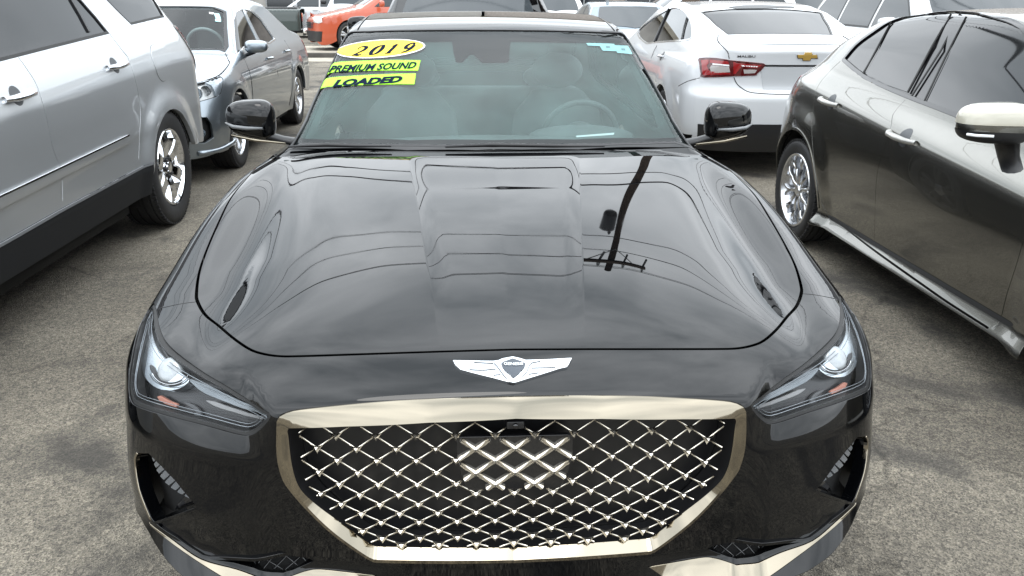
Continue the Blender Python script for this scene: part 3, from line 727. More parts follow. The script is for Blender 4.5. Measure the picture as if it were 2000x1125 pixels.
both_patch('lower_chrome', DB, inset(ch2, .002), [], .012, M_BRONZE, G70, .002, .02)
tr_o = spl([(266, 884), (262, 902), (270, 956), (292, 1014)], 5); q = ball(tr_o)
both_patch('intake_trim', DB, np.concatenate([q, (q+(.006, 0))[::-1]]), [], .01, M_BRONZE, G70, .001, .01)
# mesh in the small lower grilles
for sg in (-1, 1):
    mb = MB(); lo, hi = lg2.min(0), lg2.max(0); st = .020
    for d in (-1, 1):
        for c in np.arange(-.6, .6, st*.9):
            L = np.array([(lo[0]+(hi[0]-lo[0])*t, lo[1]+c+d*.75*(hi[0]-lo[0])*t) for t in np.linspace(0, 1, 60)])
            ins = inside(L, inset(lg2, .002))
            if ins.sum() < 3: continue
            P, N, _ = DB.to3(L[ins], -.022); P = P*[-sg, 1, 1]
            mb.tube(P[[0, len(P)//2, -1]], .0022, 4)
    mb.build('lower_grille_mesh', M_GLOSSTRIM, G70)
# air dam below the grille
mb = MB().box((0, .07, .215), (1.0, .06, .035)); mb.build('air_dam', M_TRIM, G70, bevel=.01)
# --- badge on the nose
def c6(p): return [(870+a/7.692, 690+b/7.692) for a, b in p]
BAD = c6([(120, 132), (420, 138), (720, 143), (800, 132), (860, 105), (1010, 78), (1120, 102), (1200, 128), (1450, 122), (1890, 97), (1880, 128), (1815, 225), (1700, 250), (1300, 375), (1020, 462), (960, 450), (700, 382), (330, 290), (230, 262), (160, 200)])
bdg = patch('winged_badge', DB, ball(np.array(BAD)), [], .006, pmat('badge_silver', (.80, .83, .86), .28, 1), G70, .006, .008)
SHD = c6([(845, 190), (870, 165), (940, 140), (1010, 115), (1080, 138), (1140, 160), (1192, 185), (1178, 240), (1120, 315), (1020, 392), (930, 322), (868, 250)])
patch('badge_shield', DB, ball(np.array(SHD)), [], .005, pmat('badge_shield_blue', (.035, .045, .06), .3, coat=.6), bdg, .0085, .004)
def pix_text(txt, fn, dom, off, mat, par, name, h=1., bold=0., shear=0.):
    """lettering laid on a body: fn maps text coordinates (-.5..+.5, -.5..+.5) to photo pixels"""
    V, F = text_mesh(txt, 1., shear, bold=bold); lo, hi = V.min(0), V.max(0)
    q = np.stack([(V[:, 0]-lo[0])/(hi[0]-lo[0]), (V[:, 1]-lo[1])/(hi[1]-lo[1])], 1)
    px = np.array([fn(a, b) for a, b in q]); P = dom.b.pix(px); N = dom.b.normal(P)
    return mesh_obj(name, P+N*off, F, mat, par, smooth=False)
pix_text('GENESIS', lambda a, b: c6([(878+a*285, 222-b*40-((a-.5)**2)*20+3)])[0], DB, .0108, M_WHITEPL, bdg, 'badge_lettering', bold=.01)
for ln in ([(730, 180), (780, 230), (860, 340), (920, 405)], [(1420, 152), (1310, 170), (1265, 205), (1215, 310), (1150, 385)], [(360, 272), (560, 280), (760, 262)], [(1290, 248), (1450, 245), (1650, 240)], [(720, 355), (830, 345)], [(1250, 340), (1400, 318)], [(430, 165), (720, 180)]):
    P = B.pix(spl(np.array(c6(ln)), 4)); N = B.normal(P)
    MB().tube(P+N*.0068, .0011, 5).build('feather_line', pmat('badge_line', (.10, .11, .12), .4), bdg)
# --- cabin: roof, pillars, doors
WSL = np.array([(557, 297), (570, 258), (581, 230), (629, 139), (669, 65)])
w3 = B.pix(WSL); hd3 = B.pix(np.array([(672, 63), (720, 60), (800, 58), (880, 57), (946, 57)])); hd3[-1, 0] = 0
base = np.array([B.cast([[x_, 1.355+.15*x_*x_+.012, 2.2]], [[0, 0, -1]])[0][0] for x_ in (0, -.2, -.4, -.55, -.66)])
ws_half = np.concatenate([base, w3, hd3]); ws2h = DR.to2(ws_half); ws2 = sym(ws2h)
def sd(sg, pts): return np.array([DS[sg].to3([p])[0][0] for p in pts])
door_front = sd(-1, [(1.64, .23), (1.645, .5), (1.64, .8), (1.635, .9)])
apil2 = np.array([B.cast([[x_, y_, 2.2]], [[0, 0, -1]])[0][0] for x_, y_ in ((-.80, 1.56), (-.775, 1.475), (-.745, 1.425), (-.6, 1.40), (-.3, 1.36), (0, 1.345))])
rear_edge = [(-.8*R_(120), 4.62), (-.8*R_(100), 4.64), (-.8*R_(60), 4.66), (0, 4.67)]
bot_l = [DR.to2(p[None])[0] for p in sd(-1, [(4.3, .24), (3.75, .2)]+[(3.655+.385*math.cos(t), .33+.385*math.sin(t)) for t in np.linspace(R_(-18), R_(198), 22) if .33+.385*math.sin(t) > .2]+[(3.2, .2), (1.7, .2)])]
cab_half = np.concatenate([DR.to2(apil2[::-1]), DR.to2(door_front[::-1]), np.array(bot_l[::-1]), np.array(rear_edge)]); cab_half[[0, -1], 0] = 0
cab_poly = np.concatenate([cab_half, mirror_poly(cab_half)])
WIN = spl([(1.80, .985), (1.98, 1.13), (2.2, 1.255), (2.5, 1.318), (2.8, 1.325), (3.15, 1.29), (3.45, 1.20), (3.66, 1.08), (3.60, 1.035), (3.2, 1.015), (2.5, .995)], 3, True)
win2 = DR.to2(sd(-1, WIN))
rg_half = np.array([B.cast([[x_, y_, 2.4]], [[0, 0, -1]])[0][0] for x_, y_ in ((0, 3.68), (-.3, 3.69), (-.54, 3.72), (-.60, 3.9), (-.66, 4.2), (-.5, 4.25), (-.2, 4.24), (0, 4.24))]); rg2 = sym(DR.to2(rg_half))
def slotline(dom, P3, w):
    q = dom.to2(P3); d = np.gradient(q, axis=0); d /= np.linalg.norm(d, axis=1, keepdims=True); n_ = np.stack([-d[:, 1], d[:, 0]], 1)*w
    return np.concatenate([q+n_, (q-n_)[::-1]])
dsl = slotline(DR, sd(-1, [(2.83, .24), (2.84, .6), (2.82, .95), (2.79, .985)]), .002)
dsl2 = slotline(DR, sd(-1, [(3.22, .26), (3.24, .4), (3.40, .65), (3.62, .8), (3.66, .95), (3.64, 1.03)]), .002)
dit = B.pix(spl([(698, 59), (708, 44), (722, 30)], 4)); dtl = np.concatenate([dit, np.array([B.cast([[-.50, y_, 2.4]], [[0, 0, -1]])[0][0] for y_ in (3.2, 3.55)])])
dit2 = slotline(DR, dtl, .003)
patch('cabin_bodywork', DR, inset(cab_poly, .002), [inset(ws2, -.002)]+both(win2)+[rg2]+both(dsl)+both(dsl2)+both(dit2), .026, M_BLACK, G70, 0, .02)
patch('cabin_liner', DR, inset(cab_poly, .01), [inset(ws2, -.01), inset(rg2, -.004)]+both(inset(win2, -.004)), .07, M_LINING, G70, -.03, 0)
patch('windshield', DR, inset(ws2, .0015), [], .03, M_WINDSHIELD, G70, -.003, .003)
fr_in = np.concatenate([B.pix(np.array([(960, 271), (800, 271), (640, 270), (590, 268), (583, 258), (604, 212), (648, 130), (682, 82), (700, 79), (800, 78), (946, 77)]))]); fr_in[[0, -1], 0] = 0
patch('windshield_border', DR, inset(ws2, .002), [sym(DR.to2(fr_in))], .02, M_FRIT, G70, -.006, 0)
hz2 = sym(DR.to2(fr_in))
patch('cabin_light_sheet', DR, inset(hz2, -.004), [], .04, M_CABINLIGHT, G70, -.0125, 0)  # sheet over the clear opening only, cabin brightness put into its colour
patch('pillar_trim', DR, inset(ws2, -.0015), [inset(ws2, .008)], .02, M_TRIM, G70, .001, .004)
for sg in (0, 1):
    patch('side_window', DR, mirror_poly(win2) if sg else win2, [], .04, M_GLOWGLASS, G70, -.006, .003)
    patch('window_trim', DR, inset(mirror_poly(win2) if sg else win2, -.006), [inset(mirror_poly(win2) if sg else win2, .006)], .03, M_BRONZE, G70, .002, .006)
patch('rear_window', DR, rg2, [], .05, M_GLOWGLASS, G70, -.004, .003)
# tail panel
patch('tail_panel', Dom(B, 'rear'), np.array([(-.78, .3), (.78, .3), (.80, .6), (.74, .98), (-.74, .98), (-.80, .6)]), [], .05, M_BLACK, G70, .002, .02)
both_patch('tail_light', Dom(B, 'rear'), np.array([(-.80, .78), (-.40, .80), (-.42, .88), (-.78, .90)]), [], .04, M_RED, G70, .008, .02)
# mirrors
for sg in (-1, 1):
    c = pix_plane(*((488, 231) if sg < 0 else (1424, 234)), 1, 1.74)
    V = []; nu, nv = 28, 18
    for j in range(nv+1):
        b_ = -math.pi/2+math.pi*j/nv
        for i in range(nu):
            a = 2*math.pi*i/nu; sp = lambda v, e: math.copysign(abs(v)**e, v)
            ex = sp(math.cos(a), .75)*sp(math.cos(b_), .6); ey = sp(math.sin(a), .9)*sp(math.cos(b_), .6); ez = sp(math.sin(b_), .75)
            t = (ex+1)/2                        # 1 = outer end
            V.append((sg*ex*.098, ey*(.066-.016*t)+.03*t*sg*sg, ez*(.077-.016*t)+(-.014*(1-t) if ez < 0 else 0)))
    F = [(j*nu+i, j*nu+(i+1) % nu, (j+1)*nu+(i+1) % nu, (j+1)*nu+i) for j in range(nv) for i in range(nu)]
    V = np.array(V); up = V[:, 2] > -.018
    m_ = MB().add(V+c, F).build('door_mirror', M_BLACK, G70)
    zz = c[2]-.030
    MB().tube([(c[0]-sg*.06, c[1]-.060, zz), (c[0], c[1]-.058, zz), (c[0]+sg*.055, c[1]-.042, zz+.004), (c[0]+sg*.093, c[1]+.0, zz+.012)], [.005, .008, .008, .004], 8).build('mirror_signal', pmat('mirror_signal', (.10, .105, .11), .2, coat=1), m_)
    MB().tube([(c[0]+sg*.07, c[1]-.02, c[2]-.062), (c[0]-sg*.02, c[1]-.035, c[2]-.078), (c[0]-sg*.13, c[1]-.01, c[2]-.094)], .006, 8).build('mirror_trim', M_BRONZE, m_)
    MB().tube([(c[0]-sg*.02, c[1], c[2]-.055), (c[0]-sg*.12, c[1]+.01, c[2]-.085), (c[0]-sg*.19, c[1]+.02, c[2]-.10)], [.032, .03, .035], 10, flat=.5).build('mirror_arm', M_TRIM, m_)
    MB().ell(c+np.array([0, .05, 0]), (.085, .012, .056)).build('mirror_glass', M_CHROME, m_)
# wipers
for pts in ([(566, 293), (640, 289), (700, 291), (765, 292)], [(870, 293), (960, 289), (1080, 291), (1180, 293)]):
    P = B.pix(np.array(pts)); N = B.normal(P); MB().tube(P+N*.014, [.004, .008, .007, .003], 6).build('wiper', M_TRIM, G70)
# --- cabin inside
dash = np.array([[(x_, y_, z_-.10*(x_/.7)**2*(y_-1.4)) for x_ in np.linspace(-.72, .72, 14)] for y_, z_ in ((1.33, .925), (1.5, .945), (1.7, .955), (1.9, .93), (1.97, .86), (1.98, .6))])
MB().grid(dash).build('dashboard', M_DASH, G70)
MB().box((0, 2.6, .30), (1.5, 2.4, .1)).build('cabin_floor', M_INT2, G70)
th = np.linspace(0, 2*math.pi, 40)
swc = np.array([.395, 2.03, .905]); MB().tube([swc+np.array([.158*math.cos(t), -.06*math.sin(t), .148*math.sin(t)]) for t in th], .012, 10, cap=False).build('steering_wheel', M_DASH, G70)
MB().ell(swc+np.array([0, .01, -.01]), (.08, .04, .07)).build('steering_hub', M_DASH, G70)
MB().ell((.38, 1.88, .925), (.22, .12, .045)).build('instrument_hood', M_DASH, G70)
for x_ in (-.37, .37):
    s_ = MB().tube([(x_, 2.55, .5), (x_, 2.62, .7), (x_, 2.70, .92), (x_, 2.74, 1.02)], [.22, .25, .22, .13], 14, flat=.35, up=(0, 1, 0)).build('seat_back', M_INT, G70)
    MB().ell((x_, 2.76, 1.12), (.13, .05, .09)).build('headrest', M_INT, s_)
    MB().ell((x_, 2.4, .52), (.25, .3, .08)).build('seat_cushion', M_INT, s_)
for x_ in (-.38, .38): MB().ell((x_, 3.55, 1.02), (.13, .05, .07)).build('rear_headrest', M_INT, G70)
MB().box((0, 3.5, .72), (1.2, .14, .5)).build('rear_seat', M_INT, G70, bevel=.05)
# camera housing behind the glass
hp = np.array([(880, 60), (998, 60), (994, 112), (990, 117), (942, 117), (925, 101), (918, 101), (902, 117), (890, 116)])
patch('camera_housing', DR, DR.to2(B.pix(hp)), [], .02, M_FRIT, G70, -.008, .004)
# paper on the dashboard
P = B.pix(np.array([(1125, 265), (1200, 259), (1199, 263), (1126, 268)]), -.03); MB().add(P, [(0, 1, 2, 3)]).build('paper_slip', M_WHITEPL, G70, smooth=False)
# --- dealer stickers on the glass (each lies on the windshield)
M_YEL = pmat('sticker_yellow', (.80, .58, .012), .4); M_LIME = pmat('sticker_lime', (.30, .70, .012), .4); M_INK = pmat('sticker_ink', (.012, .018, .035), .9, spec=0.)
M_STW = pmat('sticker_white', (.8, .8, .78), .4); M_TEAL = pmat('sticker_teal', (.38, .68, .70), .4)
def ellp(cx, cy, rx, ry, tilt, n=44): return np.array([(cx+rx*math.cos(t)+0*ry, cy+ry*math.sin(t)+rx*math.cos(t)*math.tan(tilt)) for t in np.linspace(0, 2*math.pi, n, endpoint=False)])
def wsp(px): return DR.to2(B.pix(np.asarray(px, float)))
st = patch('year_sticker', DR, wsp(ellp(742.5, 94.2, 87.5, 17.4, -.068)), [], .02, M_STW, G70, -.0012, .001)
patch('sticker_face', DR, wsp(ellp(742.5, 94.2, 84.0, 15.6, -.068)), [], .02, M_YEL, st, .0002, .0008)
# hand-drawn slanted numerals: broad and hairline strokes
def numeral(strokes, fn, par):
    mb = MB()
    for pts, w in strokes:
        p = spl(np.array(pts, float), 6); n_ = len(p); ww = np.interp(np.linspace(0, 1, n_), np.linspace(0, 1, len(w)), w)
        d = np.gradient(p, axis=0); d /= (np.linalg.norm(d, axis=1, keepdims=True)+1e-9); q = np.stack([-d[:, 1], d[:, 0]], 1)*ww[:, None]*1.6
        A = B.pix(np.array([fn(*v) for v in p+q])); C = B.pix(np.array([fn(*v) for v in p-q])); NA = B.normal(A)
        mb.grid(np.stack([A+NA*.0012, C+NA*.0012], 1))
    return mb.build('sticker_numeral', M_INK, par, smooth=False)
NUM = {'2': [([(.08, .70), (.12, .92), (.38, 1.0), (.62, .86), (.60, .62), (.35, .35), (.0, .03)], [.03, .03, .04, .085, .08, .05, .03]), ([(0, .03), (.22, .10), (.45, .02), (.66, .14)], [.03, .07, .06, .02])],
       '0': [([(.42, 1.0), (.14, .78), (.02, .40), (.12, .06), (.30, .0)], [.03, .09, .10, .08, .03]), ([(.30, .0), (.52, .16), (.64, .55), (.58, .92), (.42, 1.0)], [.03, .08, .10, .08, .03])],
       '1': [([(.12, .82), (.26, .90), (.40, 1.0)], [.02, .04, .05]), ([(.38, 1.0), (.30, .5), (.22, .02)], [.08, .09, .09]), ([(.02, .015), (.24, .03), (.46, .015)], [.02, .035, .02])],
       '9': [([(.62, .72), (.52, .98), (.28, .98), (.10, .75), (.14, .52), (.34, .44), (.56, .60), (.62, .76)], [.05, .05, .05, .09, .08, .04, .04, .05]), ([(.62, .76), (.56, .40), (.36, .12), (.06, .02)], [.09, .09, .06, .03])]}
for i, ch in enumerate('2019'):
    x0 = 687+i*30.5
    numeral(NUM[ch], lambda a, b, x0=x0: (x0+a*27+b*14+(3 if i else 0), 105.5-b*17.5-(x0+a*27-742)*.068), st)
def quad(c):
    c = np.array(c, float)
    return lambda a, b: tuple((c[3]*(1-a)+c[2]*a)*(1-b)+(c[0]*(1-a)+c[1]*a)*b)
for nm, txt, Q, a0, a1 in (('premium_sound_sticker', 'PREMIUM SOUND', [(641, 125), (821, 117), (816, 137), (633, 146)], .035, .97), ('loaded_sticker', 'LOADED', [(624, 154.5), (812, 142.5), (809, 163.5), (617, 176)], .16, .87)):
    st = patch(nm, DR, wsp(Q), [], .02, M_LIME, G70, -.0012, .001); f_ = quad(Q)
    pix_text(txt, lambda a, b: f_(a0+(a1-a0)*a, .20+.64*b), DR, .0002, M_INK, st, 'sticker_lettering', bold=.06 if 'LOAD' in txt else .035, shear=.25)
for Q in ([(1146, 81.5), (1168, 82), (1173, 87), (1149, 86)], [(1168.6, 82), (1200, 83), (1204, 97), (1178, 96)], [(1201, 86), (1227.5, 87), (1236, 103), (1206, 100)]):
    st = patch('inspection_sticker', DR, wsp(Q), [], .02, M_TEAL, G70, -.0055, .0008); f_ = quad(Q)
    if Q[0][0] > 1150: patch('sticker_print', DR, wsp([f_(.35, .35), f_(.62, .35), f_(.66, .62), f_(.38, .62)]), [], .02, pmat('sticker_grey', (.16, .26, .3), .5), st, -.0047, 0)
# wheels
for sg in (-1, 1):
    put_wheel(G70, 'dark', (sg*.80, .82, .335), sg, .335, .245, .225); put_wheel(G70, 'dark', (sg*.80, 3.655, .335), sg, .335, .245, .225)
MB().box((0, 2.25, .20), (1.66, 3.6, .08)).build('underbody', M_UNDER, G70)
# ------------------------------------------------------------------ the other cars share one kind of body field
def make_f(top, side, L, hw, Rf=.6, Rr=.5, n=3., crown=.05, k=.03, cs=.12, ymid=2.4, front=None, rear=None, wy=None, flare=(), fh=.018, sl=0., slc=2.3):
    tp = Tab(top, .025, -2, 8, lin=True); sz = Tab(side, .012, -1, 2.6)
    fr = Tab(front, .02, -1, 3) if front else None; rr = Tab(rear, .02, -1, 3) if rear else None; wt = Tab(wy, .15, -2, 8) if wy else None
    def f(P):
        x = np.abs(P[:, 0]); y = P[:, 1]; z = P[:, 2]
        yy = y-cs*x*x*np.where(y < ymid, 1, -1)*sstep(0, .8, np.abs(y-ymid))
        T = tp(yy)-crown*x*x
        zz = z-sl*(np.clip(y, .9, 4.2)-slc)*sstep(.5, .72, z)*sstep(1.5, 1.2, z) if sl else z
        Wd = (wt(y) if wt else hw)-sz(zz)
        for wyc, wr in flare:
            d = np.hypot(y-wyc, z-.36); Wd = Wd+fh*sstep(wr+.17, wr+.01, d)*sstep(1.1, .8, z)
        Wd = np.maximum(Wd, .08)
        y0 = fr(z) if fr else 0.; y1 = rr(z) if rr else L
        e = np.clip((Rf-(y-y0))/Rf, 0, 3); er = np.clip((y-y1+Rr)/Rr, 0, 3)
        q = ((x/Wd)**n+e**n+er**n)**(1/n)-1
        return smax(z-T, q*Wd, k)
    return f
class Car:
    def __init__(s, root, f, loc, rz=0., zc=.75):
        root.location = loc; root.rotation_euler = (0, 0, rz)
        s.r = root; s.b = Body(f, root, loc, rz); s.R = Dom(s.b, 'ring', O=(0, 0, zc)); s.S = {g: Dom(s.b, 'side', g) for g in (-1, 1)}
        s.T = Dom(s.b, 'top'); s.F = Dom(s.b, 'front'); s.K = Dom(s.b, 'rear')
    def side3(s, pts, sg=-1): return np.array([s.S[sg].to3([p])[0][0] for p in pts])
    def ring_side(s, pts, sg=-1): return s.R.to2(s.side3(pts, sg))
    def shell(s, y0, y1, sill, wheels, holes, mat, h=.03, name='bodywork', crease=()):
        bt = [(y0, sill)]
        for wyc, wr in wheels:
            a = math.asin(max(-.95, min(.95, (sill-.34)/wr)))
            a2 = a if wyc < 2.5 else math.asin(max(-.95, min(.95, (sill+.17-.34)/wr)))
            if wyc-wr > y0: bt += [(wyc-wr*math.cos(t), .34+wr*math.sin(t)) for t in np.linspace(a, math.pi-a2, 24)]
        bt += [(y1, sill+.17)]
        b2 = s.ring_side(bt); half = np.concatenate([[(0, y0)], b2, [(0, y1)]])
        outline = np.concatenate([half, mirror_poly(half)])
        hs = [q for q in holes]
        ln = []
        for cz in crease:
            ys = np.linspace(max(y0, .5), y1-.3, 50)
            for d_ in (-.034, -.022, -.014, -.007, 0, .007, .014, .022, .034):
                q = s.R.to2(s.S[-1].to3([(y_, cz(y_)+d_) for y_ in ys])[0]); ln += [q, q*[-1, 1]]
        o = patch(name, s.R, outline, hs, h, mat, s.r, 0, .03, lines=ln); s.outline = outline
        return o
    def liner(s, holes, off=-.045, h=.09): patch('inner_liner', s.R, inset(s.outline, .01), holes, h, M_INT2, s.r, off, 0)
    def pix2(s, dom, px, off=0.): return dom.to2(s.b.pix(np.asarray(px, float), off))
    def line(s, dom, P3, w): return slotline(dom, P3, w)
    def ppatch(s, name, dom, px, mat, off=.003, rim=.006, h=.02, holes=(), parent=None):
        return patch(name, dom, s.pix2(dom, px), [s.pix2(dom, q) for q in holes], h, mat, parent or s.r, off, rim)
    def tube_px(s, name, px, mat, r, off=0., parent=None):
        P = s.b.pix(np.asarray(px, float)); N = s.b.normal(P); return MB().tube(P+N*off, r, 7).build(name, mat, parent or s.r)
    def wells(s, wheels, wr=.42, x=.62):
        for wyc, _ in wheels:
            for sg in (-1, 1):
                b = MB(); n = 20; P = [[(sg*xx, wyc+wr*math.cos(t), .34+wr*math.sin(t)) for t in np.linspace(-.3, math.pi+.3, n)] for xx in (x, x+.35)]
                b.grid(P); b.build('wheel_well', M_UNDER, s.r)
        ys = [w[0] for w in wheels]; MB().box((0, sum(ys)/2, .23), (1.28, max(ys)-min(ys)+1.3, .1)).box((0, sum(ys)/2, .235), (1.70, max(ys)-min(ys)-.95, .1)).build('underbody', M_UNDER, s.r)
def cabin(car, y0, y1, zt, w):
    """seats and dashboard seen through the glass"""
    r = car.r
    MB().box((0, y0+.25, zt-.32), (w*1.7, .5, .22)).build('dashboard', M_INT2, r, bevel=.05)
    for yy in (y0+1.15, y0+2.0):
        for x in (-.38, .38):
            if yy > y1: continue
            MB().box((x, yy, zt-.35), (.5, .16, .62)).build('seat', M_INT2, r, bevel=.06); MB().box((x, yy+.05, zt+.05), (.26, .1, .18)).build('headrest', M_INT2, r, bevel=.04)
def side_mirror(car, c, sg, size, mat, tip=.8):
    V = []; nu, nv = 22, 14; sp = lambda v, e: math.copysign(abs(v)**e, v)
    for j in range(nv+1):
        b_ = -math.pi/2+math.pi*j/nv
        for i in range(nu):
            a = 2*math.pi*i/nu; ex = sp(math.cos(a), .6)*sp(math.cos(b_), .5); ey = sp(math.sin(a), .8)*sp(math.cos(b_), .5); ez = sp(math.sin(b_), .7); t = (ex+1)/2
            V.append((sg*ex*size[0], ey*size[1]*(1-.25*t)+.02*t, ez*size[2]*(1-(1-tip)*t)))
    F = [(j*nu+i, j*nu+(i+1) % nu, (j+1)*nu+(i+1) % nu, (j+1)*nu+i) for j in range(nv) for i in range(nu)]
    return MB().add(np.array(V)+np.array(c), F).build('door_mirror', mat, car.r)
def handle(car, sg, y, z, ln, mat, cup=True, slope=0., r=.016):
    P = car.S[sg].to3(np.array([(y-ln/2, z-slope*ln/2), (y-ln*.3, z-slope*ln*.3), (y, z), (y+ln*.3, z+slope*ln*.3), (y+ln/2, z+slope*ln/2)]))[0]; o = np.array([sg, 0, 0])
    h = MB().tube(P+o*np.array([[.004], [.030], [.036], [.030], [.004]]), [r*.9, r, r*1.1, r, r*.9], 10, flat=.75).build('door_handle', mat, car.r)
    if cup:
        t = np.linspace(0, 2*math.pi, 20, endpoint=False); q = np.stack([y+ln*.18*np.cos(t)-ln*.05, z+.042*np.sin(t)], 1)
        patch('handle_cup', car.S[sg], q, [], .02, pmat('handle_cup', (.05, .055, .06), .4), h, .0015, .002)
# ------------------------------------------------------------------ silver SUV on the left
M_SILVER = pmat('silver_paint', (.55, .57, .585), .40, .78, coat=1, coat_rough=.03)
M_CLAD = pmat('grey_cladding', (.013, .014, .016), .65, spec=.25)
suv_root = empty('silver_suv', 'large silver SUV with chrome door handles and six-spoke chrome wheel beside the black sedan', 'car')
suv_f = make_f([(-.5, .6), (0, .92), (.12, 1.0), (1.05, 1.14), (1.9, 1.68), (2.25, 1.76), (3.3, 1.79), (4.3, 1.76), (4.75, 1.70), (6, 1.5)],
    [(.1, .10), (.28, .045), (.42, .012), (.47, .0), (.62, .004), (.66, .0), (.8, .004), (.98, .004), (1.02, .012), (1.17, .062), (1.22, .085), (1.7, .27), (2, .42)], 4.98, 1.0, .6, .42, 3.4, .05, .05, .1, 2.6,
    rear=[(.2, 4.92), (.6, 4.98), (1.0, 4.97), (1.2, 4.9), (1.7, 4.62), (2, 4.4)], flare=((4.0, .42), (.98, .42)), fh=.022, sl=.035, slc=2.6)
SUV = Car(suv_root, suv_f, (-3.05, .06, 0), 0., .85)
sw_ = [(4.0, .425), (.98, .425)]
SR = SUV.R; g1 = lambda px: SUV.pix2(SR, px)
wb = SUV.b.pix(np.array([(0, 118), (100, 92), (212, 64), (186, 32), (158, 0)])); wyz = wb[:, 1:3]
win_r = np.array([(wyz[0, 0]-.02, wyz[0, 1]+.0), (wyz[1, 0], wyz[1, 1]), (wyz[2, 0], wyz[2, 1]), (wyz[3, 0], wyz[3, 1]), (wyz[4, 0], wyz[4, 1]), (wyz[4, 0]-.20, 1.62), (wyz[4, 0]-.5, 1.68), (wyz[0, 0]-.02, 1.69)])
win_f = np.array([(1.35, 1.165), (wyz[0, 0]-.13, wyz[0, 1]-.005), (wyz[0, 0]-.10, 1.69), (2.0, 1.66), (1.75, 1.50)])
qb = SUV.b.pix(np.array([(256, 47), (320, 32), (302, 1), (209, 0)]))[:, 1:3]
win_q = np.array([qb[0], qb[1], qb[2], (qb[2, 0]-.1, 1.60), (qb[3, 0]-.08, 1.64), (qb[3, 0]-.12, 1.52), qb[3]])
wn2 = [SUV.ring_side(w, 1) for w in (win_r, win_f, win_q)]
dl = [SUV.b.pix(spl(p, 4)) for p in ([(36, 112), (50, 131), (73, 169), (91, 230), (103, 287), (115, 320), (121, 344), (122, 392)], [(214, 66), (240, 100), (252, 117), (266, 163), (274, 212), (272, 272), (271, 311)])]
dls = [slotline(SR, p, .0036) for p in dl]
hol = wn2+[mirror_poly(q) for q in wn2]+dls+[mirror_poly(q) for q in dls]
ws_s = sym(np.array([SR.to2(SUV.b.cast([[x_, y_, 2.6]], [[0, 0, -1]])[0])[0] for x_, y_ in ((0, 1.12), (-.4, 1.15), (-.72, 1.24), (-.66, 1.6), (-.58, 1.92), (-.3, 1.9), (0, 1.88))]))
rw_s = np.array([(-.62, 1.16), (.62, 1.16), (.55, 1.6), (-.55, 1.6)])
SUV.shell(.05, 4.86, .30, sorted(sw_), hol+[ws_s], M_SILVER, .032, crease=[lambda y_: 1.003+.035*(min(max(y_, .9), 4.2)-2.6)]); SUV.liner(wn2[:0]+[inset(ws_s, -.01)])
patch('front_fascia', SUV.F, np.array([(-.86, .32), (.86, .32), (.88, .7), (.72, .96), (-.72, .96), (-.88, .7)]), [], .05, M_SILVER, suv_root, -.006, 0)
patch('tailgate', SUV.K, np.array([(-.82, .32), (.82, .32), (.86, .8), (.80, 1.15), (.62, 1.70), (-.62, 1.70), (-.80, 1.15), (-.86, .8)]), [], .05, M_SILVER, suv_root, -.004, 0)
patch('rear_window', SUV.K, rw_s, [], .06, M_DARKGLASS, suv_root, .004, .01)
patch('windshield', SR, ws_s, [], .05, M_WINDSHIELD, suv_root, -.004, .003)
for sg in (1, -1):
    for q in wn2:
        q_ = q if sg > 0 else mirror_poly(q)
        patch('side_window', SR, inset(q_, .001), [], .04, M_DARKGLASS, suv_root, -.007, .002)
        patch('window_seal', SR, inset(q_, -.004), [inset(q_, .007)], .03, M_RUBBER, suv_root, .001, .008)
# black divider of the rear door glass, B pillar
P = SUV.b.pix(np.array([(175, 62), (158, 30), (141, 1)])); P = np.concatenate([P, [P[-1]+(P[-1]-P[0])*.9]]); N = SUV.b.normal(P)
sweep('window_divider', P, N, [(-.011, -.006), (-.011, .002), (.011, .002), (.011, -.006)], M_TRIM, suv_root)
bp_ = np.array([(wyz[0, 0]-.125, 1.17), (wyz[0, 0]-.025, 1.175), (wyz[0, 0]-.03, 1.68), (wyz[0, 0]-.1, 1.68)])
patch('pillar_cover', SUV.S[1], bp_, [], .04, M_GLOSSTRIM, suv_root, .002, .004)
